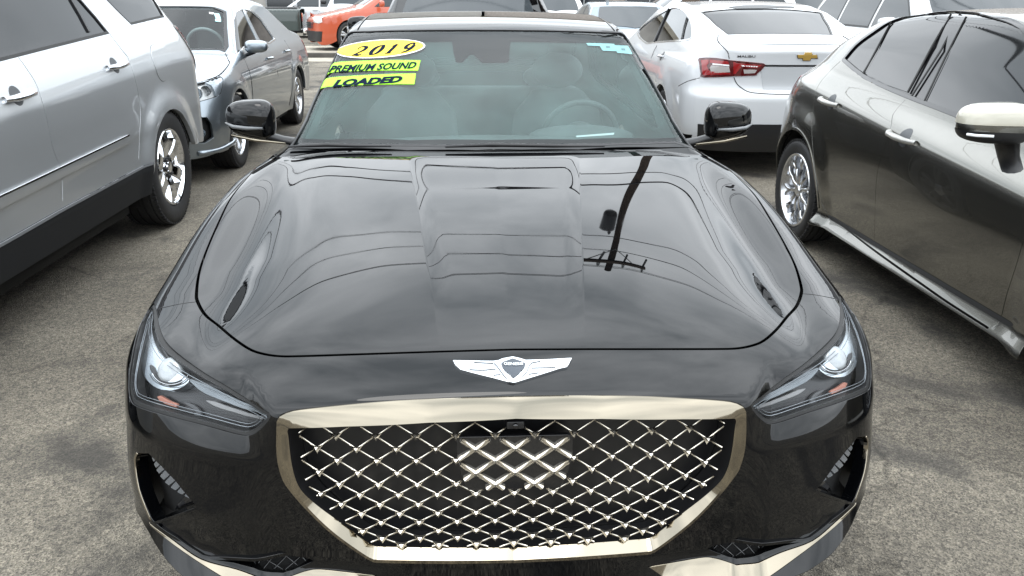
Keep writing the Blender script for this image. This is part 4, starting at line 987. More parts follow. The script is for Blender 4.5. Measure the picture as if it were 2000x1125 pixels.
# cladding, mouldings
def strip(car, sg, lo, hi, y0, y1, mat, off, name, rim=.012, h=.04, cut=None):
    ys = np.linspace(y0, y1, 24); q = np.array([(y_, lo(y_)) for y_ in ys]+[(y_, hi(y_)) for y_ in ys[::-1]]); return patch(name, car.S[sg], q, [], h, mat, car.r, off, rim)
c_ = SUV.b.pix(np.array([(0, 475), (115, 410), (286, 321)]))[:, 1:3]; cl = lambda y_: float(np.interp(y_, c_[:, 0], c_[:, 1]))
m1 = SUV.b.pix(np.array([(0, 382), (249, 264)]))[:, 1:3]; m2 = SUV.b.pix(np.array([(0, 404), (248, 279)]))[:, 1:3]
l1 = lambda y_: float(np.interp(y_, m1[:, 0], m1[:, 1])); l2 = lambda y_: float(np.interp(y_, m2[:, 0], m2[:, 1]))
for sg in (1, -1):
    strip(SUV, sg, lambda y_: .302, cl, 1.42, 3.565, M_CLAD, .006, 'sill_cladding')
    strip(SUV, sg, lambda y_: cl(y_)-.012, lambda y_: cl(y_)+.0, 1.42, 3.565, pmat('cladding_edge', (.16, .165, .175), .4), .010, 'cladding_edge', .006)
    strip(SUV, sg, lambda y_: l2(y_)-.004, lambda y_: l1(y_)+.002, 1.5, m1[1, 0], M_SILVER, .010, 'door_moulding', .012)
    strip(SUV, sg, lambda y_: l1(y_)-.004, lambda y_: l1(y_)+.004, 1.5, m1[1, 0], M_CHROME, .0125, 'moulding_strip', .006)
    hd = SUV.b.pix(np.array([(2, 192), (65, 181), (205, 134), (245, 121)]))[:, 1:3]
    handle(SUV, sg, (hd[0, 0]+hd[1, 0])/2, (hd[0, 1]+hd[1, 1])/2, .25, M_CHROME, True, .05, .021); handle(SUV, sg, (hd[2, 0]+hd[3, 0])/2, (hd[2, 1]+hd[3, 1])/2, .25, M_CHROME, True, .05, .021)
fu = SUV.b.pix(np.array([(302, 98), (312, 131)]))[:, 1:3]; t = np.linspace(0, 2*math.pi, 40, endpoint=False); fc = fu.mean(0)+np.array([.02, -.03])
fr = .115
patch('fuel_door_gap', SUV.S[1], np.stack([fc[0]+fr*np.cos(t), fc[1]+fr*np.sin(t)], 1), [np.stack([fc[0]+(fr-.003)*np.cos(t), fc[1]+(fr-.003)*np.sin(t)], 1)], .02, pmat('fuel_gap', (.12, .125, .13), .6), suv_root, .0012, 0)
fd = patch('fuel_door', SUV.S[1], np.stack([fc[0]+(fr-.003)*np.cos(t), fc[1]+(fr-.003)*np.sin(t)], 1), [], .02, M_SILVER, suv_root, .003, .003)
for sg in (1, -1):
    tl = np.array([(4.58, 1.27), (4.66, 1.26), (4.80, 1.12), (4.84, .96), (4.80, .93), (4.70, 1.05)])
    t_ = patch('tail_light', SUV.S[sg], tl, [], .03, pmat('tail_smoke', (.22, .20, .19), .12, .3, coat=1), suv_root, .008, .02)
    patch('tail_light_red', SUV.S[sg], inset(np.array([(4.60, 1.26), (4.66, 1.25), (4.74, 1.16), (4.70, 1.14)]), .004), [], .02, M_RED, t_, .011, .004)
    for wyc, wr in sw_: put_wheel(suv_root, 'six', (sg*.865, wyc, .385), sg, .385, .255, .255, .35)
SUV.wells(sw_, .43, .55); cabin(SUV, 1.2, 4, 1.5, .8)
side_mirror(SUV, (1.10, 1.5, 1.22), 1, (.11, .07, .1), M_SILVER); side_mirror(SUV, (-1.10, 1.5, 1.22), -1, (.11, .07, .1), M_SILVER)
# ------------------------------------------------------------------ dark grey hatchback on the right (its own right side faces the sedan: local -x)
M_OLIVE = pmat('graphite_paint', (.168, .165, .148), .24, .94, coat=1, coat_rough=.015)
hb_root = empty('grey_hatchback', 'dark olive-grey hatchback with a silver multi-spoke wheel and cream-topped mirror', 'car')
hb_f = make_f([(-.5, .5), (0, .74), (.15, .84), (1.0, 1.0), (1.85, 1.38), (2.2, 1.425), (2.8, 1.433), (3.3, 1.385), (3.7, 1.25), (4.0, 1.10), (6, .5)],
    [(.05, .10), (.14, .05), (.185, .004), (.20, .006), (.285, .052), (.32, .045), (.5, .012), (.68, .0), (.80, .004), (.862, .012), (.875, .022), (.97, .108), (1.01, .125), (1.40, .295), (1.6, .40)], 4.37, .895, .6, .75, 3., .06, .045, .12, 2.2,
    rear=[(.2, 4.28), (.55, 4.36), (.85, 4.27), (1.05, 4.08), (1.45, 3.72), (2, 3.4)], flare=((3.57, .36), (.92, .36)), fh=.02, sl=.095, slc=2.3)
HB = Car(hb_root, hb_f, (2.855, -.07, 0), 0., .72)
hw_ = [(.92, .365), (3.57, .365)]; HR = HB.R
def q5(p): return [(1480+a/2.344, b/2.344) for a, b in p]
def yz(car, px): return car.b.pix(np.asarray(px, float))[:, 1:3]
wo = yz(HB, q5([(388, 272), (450, 200), (530, 140), (620, 90), (700, 70), (870, 51), (930, 50), (1050, 62), (1150, 86), (1215, 118)]))
wu = yz(HB, q5([(388, 276), (480, 352), (580, 402), (690, 449), (800, 491), (900, 530)]))
fr_end = wu[-1]-(.42, .055)
wo2 = np.concatenate([spl(wo, 3), [(wo[-1, 0]-.25, wo[-1, 1]-.11), (wo[-1, 0]-.45, wo[-1, 1]-.24), (fr_end[0]-.02, fr_end[1]+.02), fr_end], spl(wu, 3)[::-1]])
hwin = inset(wo2, .0)
hb_win2 = HB.ring_side(hwin)
dlh = [HB.b.pix(spl(p, 4)) for p in ([(1641, 120), (1620, 140), (1596, 172), (1587, 222), (1586, 265), (1592, 333), (1599, 363), (1606, 398), (1616, 418)], [(1768, 195), (1745, 222), (1740, 247), (1725, 294), (1713, 341), (1709, 410), (1708, 484)], [(1999, 468), (1985, 517), (1966, 576), (1953, 626), (1940, 641)], [(1622, 423), (1660, 453), (1717, 496), (1800, 555), (1853, 592), (1930, 641)])]
dlh[2] = np.concatenate([[dlh[2][0]+(0, -.005, .28)], [dlh[2][0]+(0, 0, .15)], dlh[2]])
dlh[1] = dlh[1][:-1]
hsl = [slotline(HR, p, w) for p, w in zip(dlh, (.002, .0016, .0022, .002))]
hws = sym(np.array([HR.to2(HB.b.cast([[x_, y_, 2.4]], [[0, 0, -1]])[0])[0] for x_, y_ in ((0, 1.03), (-.4, 1.05), (-.64, 1.15), (-.58, 1.5), (-.52, 1.88), (-.3, 1.86), (0, 1.84))]))
HB.shell(.05, 4.26, .20, hw_, [hb_win2, mirror_poly(hb_win2), hws]+hsl+[mirror_poly(q) for q in hsl], M_OLIVE, .026, crease=[lambda y_: .868+.095*(min(max(y_, .9), 4.2)-2.3), lambda y_: .195, lambda y_: .29]); HB.liner([inset(hws, -.01), inset(hb_win2, -.004), inset(mirror_poly(hb_win2), -.004)])
patch('front_fascia', HB.F, np.array([(-.76, .22), (.76, .22), (.80, .5), (.66, .78), (-.66, .78), (-.80, .5)]), [], .05, M_OLIVE, hb_root, -.006, 0)
patch('tailgate', HB.K, np.array([(-.72, .22), (.72, .22), (.78, .6), (.72, .98), (.52, 1.26), (-.52, 1.26), (-.72, .98), (-.78, .6)]), [], .05, M_OLIVE, hb_root, -.004, 0)
patch('rear_window', HB.K, np.array([(-.56, 1.0), (.56, 1.0), (.46, 1.24), (-.46, 1.24)]), [], .06, M_DARKGLASS, hb_root, .004, .01)
patch('windshield', HR, hws, [], .05, M_WINDSHIELD, hb_root, -.004, .003)
M_HGLASS = pmat('smoked_side_glass', (.010, .011, .012), .02, spec=.8, coat=.3, coat_rough=0.)
patch('side_window_far', HR, mirror_poly(hb_win2), [], .05, M_HGLASS, hb_root, -.006, .002)
patch('window_surround', HR, inset(hb_win2, -.004), [inset(hb_win2, .014)], .012, M_GLOSSTRIM, hb_root, .002, .006)
patch('window_surround', HR, inset(mirror_poly(hb_win2), -.004), [inset(mirror_poly(hb_win2), .014)], .03, M_GLOSSTRIM, hb_root, .002, .006)
patch('door_pillar_panel', HR, inset(hb_win2, .004), [], .02, M_GLOSSTRIM, hb_root, -.0085, 0)
gl = lambda name, p: patch(name, HR, inset(HB.ring_side(yz(HB, q5(p))), .0005), [], .016, M_HGLASS, hb_root, -.003, .004)
gl('quarter_window', [(418, 274), (470, 215), (540, 155), (603, 110), (540, 225), (478, 330)])
gl('rear_door_window', [(492, 338), (560, 215), (628, 100), (720, 80), (882, 70), (800, 210), (682, 420), (580, 385)])
pf = yz(HB, q5([(768, 462), (860, 275), (962, 82), (1100, 98), (1212, 138)])); pl = yz(HB, q5([(895, 520)]))
fw = np.concatenate([pf, [(pf[-1, 0]-.22, pf[-1, 1]-.10), (pf[-1, 0]-.40, pf[-1, 1]-.22), (fr_end[0]+.05, fr_end[1]+.03)], pl])
patch('front_door_window', HR, HB.ring_side(fw), [], .016, M_HGLASS, hb_root, -.003, .004)
for px in ([(885, 66), (800, 210), (686, 424)], [(930, 56), (840, 230), (706, 440)], [(955, 78), (860, 262), (764, 462)], [(612, 100), (545, 225), (484, 338)]):
    P = HB.b.pix(np.array(q5(px))); N = HB.b.normal(P); MB().tube(P+N*.001, .005, 6).build('window_seal', M_RUBBER, hb_root)
for sg in (-1, 1):
    h1, h2 = yz(HB, [(1604, 190), (1640, 208), (1738, 256), (1790, 281)])[:2].mean(0), yz(HB, [(1738, 256), (1790, 281)]).mean(0)
    handle(HB, sg, h1[0], h1[1], .23, pmat('grey_handle', (.30, .295, .27), .3, .4, coat=1), True, .06, .018); handle(HB, sg, h2[0], h2[1], .25, MATS['grey_handle'], True, .06, .018)
    for wyc, wr in hw_:
        put_wheel(hb_root, 'mesh', (sg*.775, wyc, .325), sg, .325, .232, .22, .2)
        t = np.linspace(-.1, math.pi+.1, 30); q = np.concatenate([np.stack([wyc+wr*np.cos(t), .34+wr*np.sin(t)], 1), np.stack([wyc+(wr+.015)*np.cos(t[::-1]), .34+(wr+.015)*np.sin(t[::-1])], 1)])
        patch('arch_lip', HB.S[sg], q, [], .03, M_OLIVE, hb_root, .004, .02)
    patch('tail_light', HB.S[sg], np.array([(3.86, 1.00), (3.95, 1.01), (4.16, .96), (4.20, .86), (4.10, .84), (3.95, .92)]), [], .03, M_RED, hb_root, .006, .015)
mc = HB.b.Rm.T@(pix_plane(1945, 241, 0, 1.80)-HB.b.loc)
M_CREAM = pmat('mirror_cap_pearl', (.42, .40, .33), .3, .2, coat=1)
mm = side_mirror(HB, mc, -1, (.125, .085, .075), M_OLIVE, .85)
for sg in (-1, 1):
    c = mc*np.array([-sg, 1, 1]) if sg > 0 else mc
    if sg > 0: c = np.array([-mc[0], mc[1], mc[2]]); mm = side_mirror(HB, c, 1, (.125, .085, .075), M_OLIVE, .85)
    V = np.array([v.co[:] for v in mm.data.vertices]); lowv = V[:, 2] < c[2]-.018
    cap = MB(); F = [tuple(p.vertices) for p in mm.data.polygons if all(V[i, 2] > c[2]-.022 for i in p.vertices)]
    cap.add(c+(V-c)*1.03, F); cap.build('mirror_cap', M_CREAM, mm)
    MB().tube([c+np.array([sg*.118, -.03, -.034]), c+np.array([sg*.10, -.062, -.034]), c+np.array([sg*.05, -.078, -.034])], .005, 8).build('mirror_signal', M_WHITEPL, mm)
    lw = MB(); F = [tuple(p.vertices) for p in mm.data.polygons if all(V[i, 2] < c[2]-.012 for i in p.vertices)]; lw.add(c+(V-c)*1.02, F); lw.build('mirror_lower', M_TRIM, mm)
    MB().tube([c+np.array([-sg*.06, .01, -.06]), c+np.array([-sg*.085, .02, -.12]), c+np.array([-sg*.11, .02, -.17])], [.05, .045, .05], 10, flat=.6).build('mirror_stalk', M_TRIM, mm)
HB.wells(hw_, .375, .5); cabin(HB, 1.1, 3.4, 1.2, .7)

# ------------------------------------------------------------------ silver-blue sedan behind the SUV (nose towards the camera)
M_BLUESIL = pmat('blue_silver_paint', (.29, .33, .365), .3, .9, coat=1, coat_rough=.03)
ac_root = empty('silver_blue_sedan', 'silver-blue sedan parked nose-out behind the silver SUV with stickers on its windshield', 'car')
ac_f = make_f([(-.5, .45), (0, .70), (.1, .775), (.3, .83), (1.2, .985), (1.32, 1.0), (2.12, 1.385), (2.5, 1.445), (3.0, 1.462), (3.5, 1.42), (4.2, 1.12), (4.7, 1.05), (6, .9)],
    [(.05, .12), (.18, .06), (.3, .03), (.45, .006), (.6, .0), (.74, .006), (.80, .018), (.9, .05), (.955, .075), (1.0, .10), (1.40, .30), (1.6, .40)], 4.87, .925, .62, .5, 2.8, .05, .04, .12, 2.6,
    front=[(.1, .08), (.22, .0), (.5, .0), (.6, .03), (.8, .12), (1, .2)], flare=((.95, .35), (3.73, .35)), fh=.014)
AC = Car(ac_root, ac_f, (-3.045, 5.10, 0), 0., .72); aw_ = [(.95, .36), (3.73, .36)]; AR = AC.R
def q3(p): return [(280+a/3.31, b/3.31) for a, b in p]
aw3 = AC.b.pix(np.array(q3([(300, 341), (420, 340), (522, 331), (540, 300), (532, 180), (528, 76), (400, 56), (250, 47)])))
wcen = np.array([AC.b.cast([[0, y_, 2.4]], [[0, 0, -1]])[0][0] for y_ in (1.33, 2.15)])
a_half = np.array([AR.to2(AC.b.cast([[x_, y_, 2.4]], [[0, 0, -1]])[0])[0] for x_, y_ in ((0, 1.33), (.4, 1.355), (.68, 1.43))])
a_half = np.concatenate([a_half, AR.to2(aw3[2:6]), np.array([AR.to2(AC.b.cast([[x_, y_, 2.4]], [[0, 0, -1]])[0])[0] for x_, y_ in ((.45, 2.13), (.2, 2.11), (0, 2.1))])])
aws = sym(a_half)
aw1 = AC.ring_side(yz(AC, q3([(600, 80), (618, 66), (640, 60), (735, 255), (650, 300), (605, 345), (594, 250), (586, 130)])), 1)
aw2 = AC.ring_side(yz(AC, q3([(655, 60), (700, 76), (760, 130), (800, 190), (843, 250), (812, 273), (752, 257)])), 1)
ahood = AC.b.pix(np.array(spl(q3([(310, 549), (400, 520), (490, 485), (555, 412), (548, 385), (530, 345)]), 4)))
AC.shell(.42, 4.80, .22, aw_, [aws]+[q for w in (aw1, aw2) for q in (w, mirror_poly(w))], M_BLUESIL, .032); AC.liner([inset(aws, -.01)]+[inset(q, -.004) for w in (aw1, aw2) for q in (w, mirror_poly(w))])
AB = Dom(AC.b, 'ball', O=(0, 1., .40))
hl_a = AB.to2(AC.b.pix(np.array(q3([(300, 556), (400, 528), (500, 495), (515, 510), (500, 600), (470, 627), (345, 662), (300, 668)]))))
hl_a[[0, -1]] = hl_a[[0, -1]]-(.06, 0)
fog_a = AB.to2(AC.b.pix(np.array(q3([(345, 758), (410, 757), (440, 800), (455, 890), (400, 925), (345, 928)]))))
gr_a = np.array([(-.40, .10), (-.36, .02), (0, 0), (.36, .02), (.40, .10), (.33, .17), (-.33, .17)])
yb = lambda pts: AB.to2(np.array(pts))
top_e = yb(AC.T.to3([(x_, .46) for x_ in np.linspace(.80, -.80, 13)])[0]); 
sr_, sl_ = AC.side3([(.46, z_) for z_ in (.24, .45, .62, .70)], 1), AC.side3([(.46, z_) for z_ in (.70, .62, .45, .24)], -1)
bo_ = AC.F.to3([(x_, .215) for x_ in np.linspace(-.75, .75, 9)])[0]
fp = np.concatenate([yb(sr_), top_e, yb(sl_), yb(bo_)])
patch('front_bumper', AB, fp, [inset(hl_a, -.002), mirror_poly(inset(hl_a, -.002)), fog_a, mirror_poly(fog_a)], .022, M_BLUESIL, ac_root, .0015, .02)
patch('front_liner', AB, inset(fp, .01), [], .07, M_GAP, ac_root, -.05, 0)
for sg in (0, 1):
    q = mirror_poly(hl_a) if sg else hl_a
    h_ = patch('headlight', AB, q, [], .03, pmat('reflector_grey', (.62, .63, .62), .35, .5), ac_root, -.02, 0)
    patch('headlight_rim', AB, inset(q, -.004), [inset(q, .002)], .03, M_GAP, h_, .0, .02); patch('lens_cover', AB, inset(q, .001), [], .04, M_CLEAR, h_, -.003, 0)
    a_ = AB.to2(AC.b.pix(np.array(q3([(455, 530), (492, 508), (486, 590), (474, 590), (470, 545)])))); patch('amber_reflector', AB, mirror_poly(a_) if sg else a_, [], .02, M_AMBER, h_, -.015, .006)
    for cx, cy, rr_ in ((345, 605, .05), (410, 585, .042)):
        c = AC.b.pix(np.array(q3([(cx, cy)])), -.02)[0]; c = c*np.array([-1, 1, 1]) if sg else c
        MB().lathe([(-.03, rr_), (.0, rr_*.96), (.004, rr_*.8), (-.012, rr_*.75)]+[(.016*math.cos(a)-.012, rr_*.72*math.sin(a)) for a in np.linspace(1.5, 0.05, 6)], 24, 'y').build('headlamp_bulb', M_HLCHROME if cx < 400 else M_LENS, h_).location = tuple(c+np.array([0, -.004, 0]))
    patch('fog_recess', AB, mirror_poly(fog_a) if sg else fog_a, [], .03, M_GAP, ac_root, -.045, 0)
c = AC.b.pix(np.array(q3([(375, 858)])), -.02)[0]
for sg in (1, -1): MB().lathe([(-.02, .04), (0, .038), (.006, .02), (.007, .001)], 20, 'y').build('fog_lamp', M_HLCHROME, ac_root).location = tuple(c*np.array([sg, 1, 1]))
patch('grille', AC.F, np.array([(-.45, .48), (.45, .48), (.52, .62), (.48, .66), (-.48, .66), (-.52, .62)]), [], .05, M_TRIM, ac_root, .004, .01)
sweep('grille_bar', AC.F.to3([(x_, .64) for x_ in np.linspace(-.5, .5, 15)], .006)[0], AC.F.to3([(x_, .64) for x_ in np.linspace(-.5, .5, 15)])[1], [(-.02, 0), (-.015, .012), (.015, .012), (.02, 0)], M_CHROME, ac_root)
lipn = AC.b.pix(np.array(spl(q3([(350, 990), (480, 968), (560, 930), (590, 900)]), 4)))
MB().tube(np.concatenate([lipn*[-1, 1, 1], lipn[::-1]])+np.array([0, 0, -.005]), .022, 8).build('front_lip', M_BLUESIL, ac_root)
for w in (ahood, ahood*[-1, 1, 1]): MB().tube(w, .004, 5).build('hood_gap', M_GAP, ac_root)
patch('windshield', AR, inset(aws, .001), [], .04, M_WINDSHIELD, ac_root, -.003, .003); patch('windshield_seal', AR, inset(aws, -.008), [inset(aws, .012)], .03, M_TRIM, ac_root, .003, .004)
for sg in (0, 1):
    for w in (aw1, aw2):
        q = mirror_poly(w) if sg else w; patch('side_window', AR, q, [], .03, M_SIDEGLASS if 0 else M_DARKGLASS, ac_root, -.006, .002)
    allw = AC.ring_side(yz(AC, q3([(598, 78), (640, 56), (700, 70), (762, 126), (848, 252), (812, 278), (735, 262), (650, 304), (604, 350), (590, 250), (582, 130)])), 1); q = mirror_poly(allw) if sg else allw
    patch('window_trim', AR, inset(q, -.010), [inset(q, .001)], .03, M_CHROME, ac_root, .003, .005)
dla = [AC.side3(p, 1) for p in ([(1.50, .93), (1.48, .75), (1.45, .5), (1.47, .27)], [(2.62, .97), (2.62, .7), (2.60, .28)], [(3.52, .99), (3.55, .85), (3.40, .68), (3.28, .45), (3.2, .28)])]
for p in dla:
    for w in (p, p*[-1, 1, 1]): MB().tube(spl(w, 4), .003, 5).build('door_gap', M_GAP, ac_root)
for sg in (1, -1):
    handle(AC, sg, 2.42, .865, .2, M_BLUESIL, False); handle(AC, sg, 3.35, .885, .2, M_BLUESIL, False)
    m_ = AC.b.Rm.T@(pix_plane(500, 91, 1, 6.75)-AC.b.loc); m_[0] = abs(m_[0])*sg
    mm = side_mirror(AC, m_, sg, (.105, .075, .062), M_BLUESIL, .85); MB().tube([m_+np.array([-sg*.02, .0, -.05]), m_+np.array([-sg*.12, .01, -.085]), m_+np.array([-sg*.2, .02, -.10])], [.03, .03, .04], 8, flat=.6).build('mirror_arm', M_TRIM, mm)
    patch('tail_light', AC.S[sg], np.array([(4.45, .95), (4.75, .93), (4.77, .72), (4.6, .75)]), [], .03, M_RED, ac_root, .005, .01)
    for wyc, wr in aw_: put_wheel(ac_root, 'ten', (sg*.80, wyc, .33), sg, .33, .225, .225, .1)
patch('tail_panel', AC.K, np.array([(-.78, .25), (.78, .25), (.80, .7), (.7, 1.0), (-.7, 1.0), (-.80, .7)]), [], .06, M_BLUESIL, ac_root, -.004, 0)
rga = sym(np.array([AR.to2(AC.b.cast([[x_, y_, 2.4]], [[0, 0, -1]])[0])[0] for x_, y_ in ((0, 3.55), (-.5, 3.56), (-.62, 4.15), (0, 4.18))])); patch('rear_window', AR, rga, [], .06, M_DARKGLASS, ac_root, .004, .005)
for p, m in (([(455, 85), (490, 88), (500, 118), (470, 120)], M_TEAL), ([(425, 78), (455, 82), (452, 92), (428, 90)], M_STW), ([(465, 122), (500, 120), (502, 142), (465, 138)], M_TEAL)):
    AC.ppatch('windshield_sticker', AR, q3(p), m, .001, .001)
AC.wells(aw_, .37, .5); cabin(AC, 1.4, 3.4, 1.2, .7); MB().tube([(.38+.18*math.cos(t), 2.0-.06*math.sin(t), 1.0+.17*math.sin(t)) for t in np.linspace(0, 6.28, 30)], .016, 8, cap=False).build('steering_wheel', M_INT, ac_root)

# ------------------------------------------------------------------ white sedan behind the hatchback (tail towards the camera)
M_WHITE = pmat('white_paint', (.52, .535, .55), .4, coat=1, coat_rough=.03)
ml_root = empty('white_sedan', 'white sedan seen from behind with red tail lights and a gold bowtie badge', 'car')
ml_f = make_f([(-.5, .45), (0, .70), (.1, .78), (1.2, .98), (1.3, 1.0), (2.15, 1.385), (2.5, 1.44), (2.95, 1.457), (3.4, 1.43), (3.75, 1.37), (4.40, 1.145), (4.55, 1.135), (4.84, 1.125), (4.95, 1.06), (6, .5)],
    [(.05, .14), (.18, .07), (.3, .03), (.45, .006), (.6, .0), (.74, .004), (.84, .018), (.93, .045), (1.0, .085), (1.05, .11), (1.40, .29), (1.6, .40)], 4.93, .925, .62, .5, 2.9, .04, .035, .12, 2.6,
    rear=[(.2, 4.86), (.42, 4.93), (.70, 4.94), (.74, 4.90), (.80, 4.885), (.98, 4.90), (1.10, 4.92), (1.3, 4.95)], flare=((.95, .35), (3.78, .35)), fh=.012)
ML = Car(ml_root, ml_f, (2.71, 10.23, 0), math.pi, .72); mw_ = [(.95, .36), (3.78, .36)]; MR = ML.R
MBl = Dom(ML.b, 'rear')
def q4(p): return [(1220+a/3.88, b/3.88) for a, b in p]
def mk(px): return MBl.to2(ML.b.pix(np.array(px, float)))
swm = ML.ring_side(ML.b.pix(np.array(q4(spl([(100, 250), (170, 172), (330, 72), (400, 62), (460, 97), (505, 180), (508, 265), (480, 297), (350, 308), (220, 318), (165, 322)], 3, True))))[:, 1:3], 1)
rwh = ML.b.pix(np.array(q4([(577, 90), (640, 140), (690, 190), (784, 262)]))); rwc = lambda x_, y_: ML.b.cast([[x_, y_, 2.6]], [[0, 0, -1]])[0][0]
rwm = sym(MR.to2(np.array([rwc(0, rwh[0, 1]-.06), rwc(.3, rwh[0, 1]-.05), *rwh, rwc(rwh[-1, 0]*.6, rwh[-1, 1]+.02), rwc(0, rwh[-1, 1]+.03)])))
ML.shell(.05, 4.80, .22, mw_, [swm, mirror_poly(swm), rwm], M_WHITE, .03)
ML.liner([inset(swm, -.004), inset(mirror_poly(swm), -.004), inset(rwm, -.006)])
tl_m = mk(q4(spl([(572, 442), (700, 441), (790, 455), (1000, 475), (1066, 490), (1000, 560), (985, 570), (830, 575), (600, 585), (582, 560), (570, 480)], 2, True)))
tl_c = (tl_m[:, 0].max()+tl_m[:, 0].min())
rp_ = np.array([(-.84, .26), (.84, .26), (.86, .6), (.84, .86), (.74, 1.04), (.60, 1.112), (-.60, 1.112), (-.74, 1.04), (-.84, .86), (-.86, .6)])
patch('tail_bodywork', MBl, rp_, [], .022, M_WHITE, ml_root, .002, .01)
patch('front_fascia', ML.F, np.array([(-.74, .24), (.74, .24), (.78, .5), (.66, .74), (-.66, .74), (-.78, .5)]), [], .06, M_WHITE, ml_root, -.006, 0)
patch('rear_window', MR, inset(rwm, .001), [], .04, M_DARKGLASS, ml_root, -.004, .003); patch('rear_window_seal', MR, inset(rwm, -.003), [inset(rwm, .012)], .03, M_TRIM, ml_root, .001, .004)
for sg in (0, 1):
    q = mirror_poly(swm) if sg else swm
    patch('side_window', MR, q, [], .03, M_SIDEGLASS if not sg else M_DARKGLASS, ml_root, -.006, .002); patch('window_trim', MR, inset(q, -.012), [inset(q, .002)], .03, M_CHROME, ml_root, .003, .004)
for px, r_ in (([(336, 68), (280, 190), (226, 316)], .012), ([(472, 135), (450, 210), (432, 298)], .007)):
    ML.tube_px('window_divider', q4(px), M_TRIM, r_, .002)
def both_k(name, q, holes, h, mat, par, off, rim):
    out = []
    for sg in (0, 1): out.append(patch(name, MBl, mirror_poly(q) if sg else q, [mirror_poly(z) if sg else z for z in holes], h, mat, par[sg] if isinstance(par, list) else par, off, rim))
    return out
tls = both_k('tail_light', tl_m, [], .02, M_REDDARK, ml_root, .010, .02)
for nm, p, m in (('tail_light_red', [(585, 460), (640, 455), (640, 480), (625, 500), (640, 535), (720, 560), (600, 572), (592, 540)], M_RED), ('tail_light_red', [(650, 455), (785, 468), (795, 490), (650, 478)], M_RED), ('tail_light_red', [(830, 480), (1040, 492), (1000, 515), (850, 500)], M_RED), ('tail_light_red', [(645, 540), (640, 565), (800, 562), (800, 552)], M_RED), ('tail_light_red', [(825, 470), (850, 480), (880, 510), (840, 560), (826, 560)], M_RED), ('reverse_lamp', [(650, 515), (660, 498), (790, 505), (800, 545), (660, 555)], pmat('reverse_lens', (.35, .33, .32), .15, coat=1)), ('reverse_lamp', [(900, 525), (1000, 530), (985, 552), (905, 556)], MATS['reverse_lens']), ('tail_light_strip', [(670, 482), (790, 492), (795, 500), (670, 492)], M_WHITEPL), ('tail_light_strip', [(880, 492), (1010, 500), (1000, 508), (890, 502)], M_WHITEPL)):
    both_k(nm, mk(q4(p)), [], .02, m, tls, .0125, .003)
for p in ([(710, 270), (704, 300), (722, 332), (780, 392), (793, 445)], [(828, 585), (845, 625), (880, 662), (950, 700), (1100, 714), (1270, 717)]):
    P = ML.b.pix(np.array(spl(q4(p), 4))); N = ML.b.normal(P); P = P+N*.003
    MB().tube(P, .0035, 5).build('trunk_gap', M_GAP, ml_root); MB().tube(P*[-1, 1, 1], .0035, 5).build('trunk_gap', M_GAP, ml_root)
P = ML.b.pix(np.array(spl(q4([(408, 652), (480, 615), (572, 590)]), 4))); MB().tube(P, .003, 5).build('bumper_gap', M_GAP, ml_root)
pl = mk(q4([(1078, 497), (1270, 500), (1380, 497)])); zt = pl[:, 1].mean()
patch('trunk_lip', MBl, np.array([(-.40, zt-.006), (.40, zt-.006), (.40, zt+.006), (-.40, zt+.006)]), [], .03, M_TRIM, ml_root, .006, .004)
patch('plate_recess', MBl, np.array([(-.33, zt-.19), (.33, zt-.19), (.37, zt-.012), (-.37, zt-.012)]), [], .03, pmat('white_paint_shaded', (.42, .435, .45), .4, coat=.6), ml_root, .0045, .004)  # recess shade put into a darker copy of the white paint
bx = mk(q4([(1390, 427)]))[0]; bx = np.array([0., bx[1]])
bow = np.array([(-.085, -.012), (-.032, -.012), (-.026, -.030), (.030, -.030), (.036, -.012), (.075, -.012), (.085, .012), (.032, .012), (.026, .030), (-.030, .030), (-.036, .012), (-.075, .012)])
bt = patch('bowtie_badge', MBl, inset(bow, -.005)+bx, [], .02, M_CHROME, ml_root, .008, .008); patch('bowtie_face', MBl, bow+bx, [], .02, pmat('gold_badge', (.62, .40, .10), .35, .7, coat=.6), bt, .0105, .003)
pix_text('MALIBU', lambda a, b: q4([(856+a*134, 436-b*18)])[0], MBl, .006, M_TRIM, ml_root, 'model_lettering', bold=.015)
val = np.array([(-.80, .24), (.80, .24), (.82, .46), (.5, .478), (-.5, .478), (-.82, .46)]); patch('rear_valance', MBl, val, [], .04, M_TRIM, ml_root, .008, .02)
hm = MR.to2(ML.b.pix(np.array(q4([(785, 55), (900, 42), (1040, 40), (1290, 52), (1280, 60), (1040, 66), (850, 68)])))); patch('spoiler_lamp', MR, hm, [], .03, M_TRIM, ml_root, .004, .008)
for p in ([(3.05, 1.02), (3.10, .9), (3.0, .5), (2.9, .27)], [(1.95, .99), (1.93, .7), (1.92, .28)]):
    for sg in (1, -1): MB().tube(spl(ML.side3(p, sg), 4), .003, 5).build('door_gap', pmat('gap_grey', (.12, .12, .12), .8), ml_root)
hh = yz(ML, q4([(285, 425)]))[0]
for sg in (1, -1):
    handle(ML, sg, hh[0], hh[1], .2, M_CHROME, True, 0., .012); side_mirror(ML, (sg*1.0, 1.75, 1.02), sg, (.1, .06, .06), M_WHITE)
    for wyc, wr in mw_: put_wheel(ml_root, 'ten', (sg*.80, wyc, .33), sg, .33, .225, .225)
mws = sym(np.array([MR.to2(ML.b.cast([[x_, y_, 2.4]], [[0, 0, -1]])[0])[0] for x_, y_ in ((0, 1.36), (-.6, 1.45), (-.52, 2.12), (0, 2.1))])); patch('windshield', MR, mws, [], .06, M_DARKGLASS, ml_root, .004, .004)
ML.wells(mw_, .37, .5); cabin(ML, 1.4, 3.4, 1.2, .7)
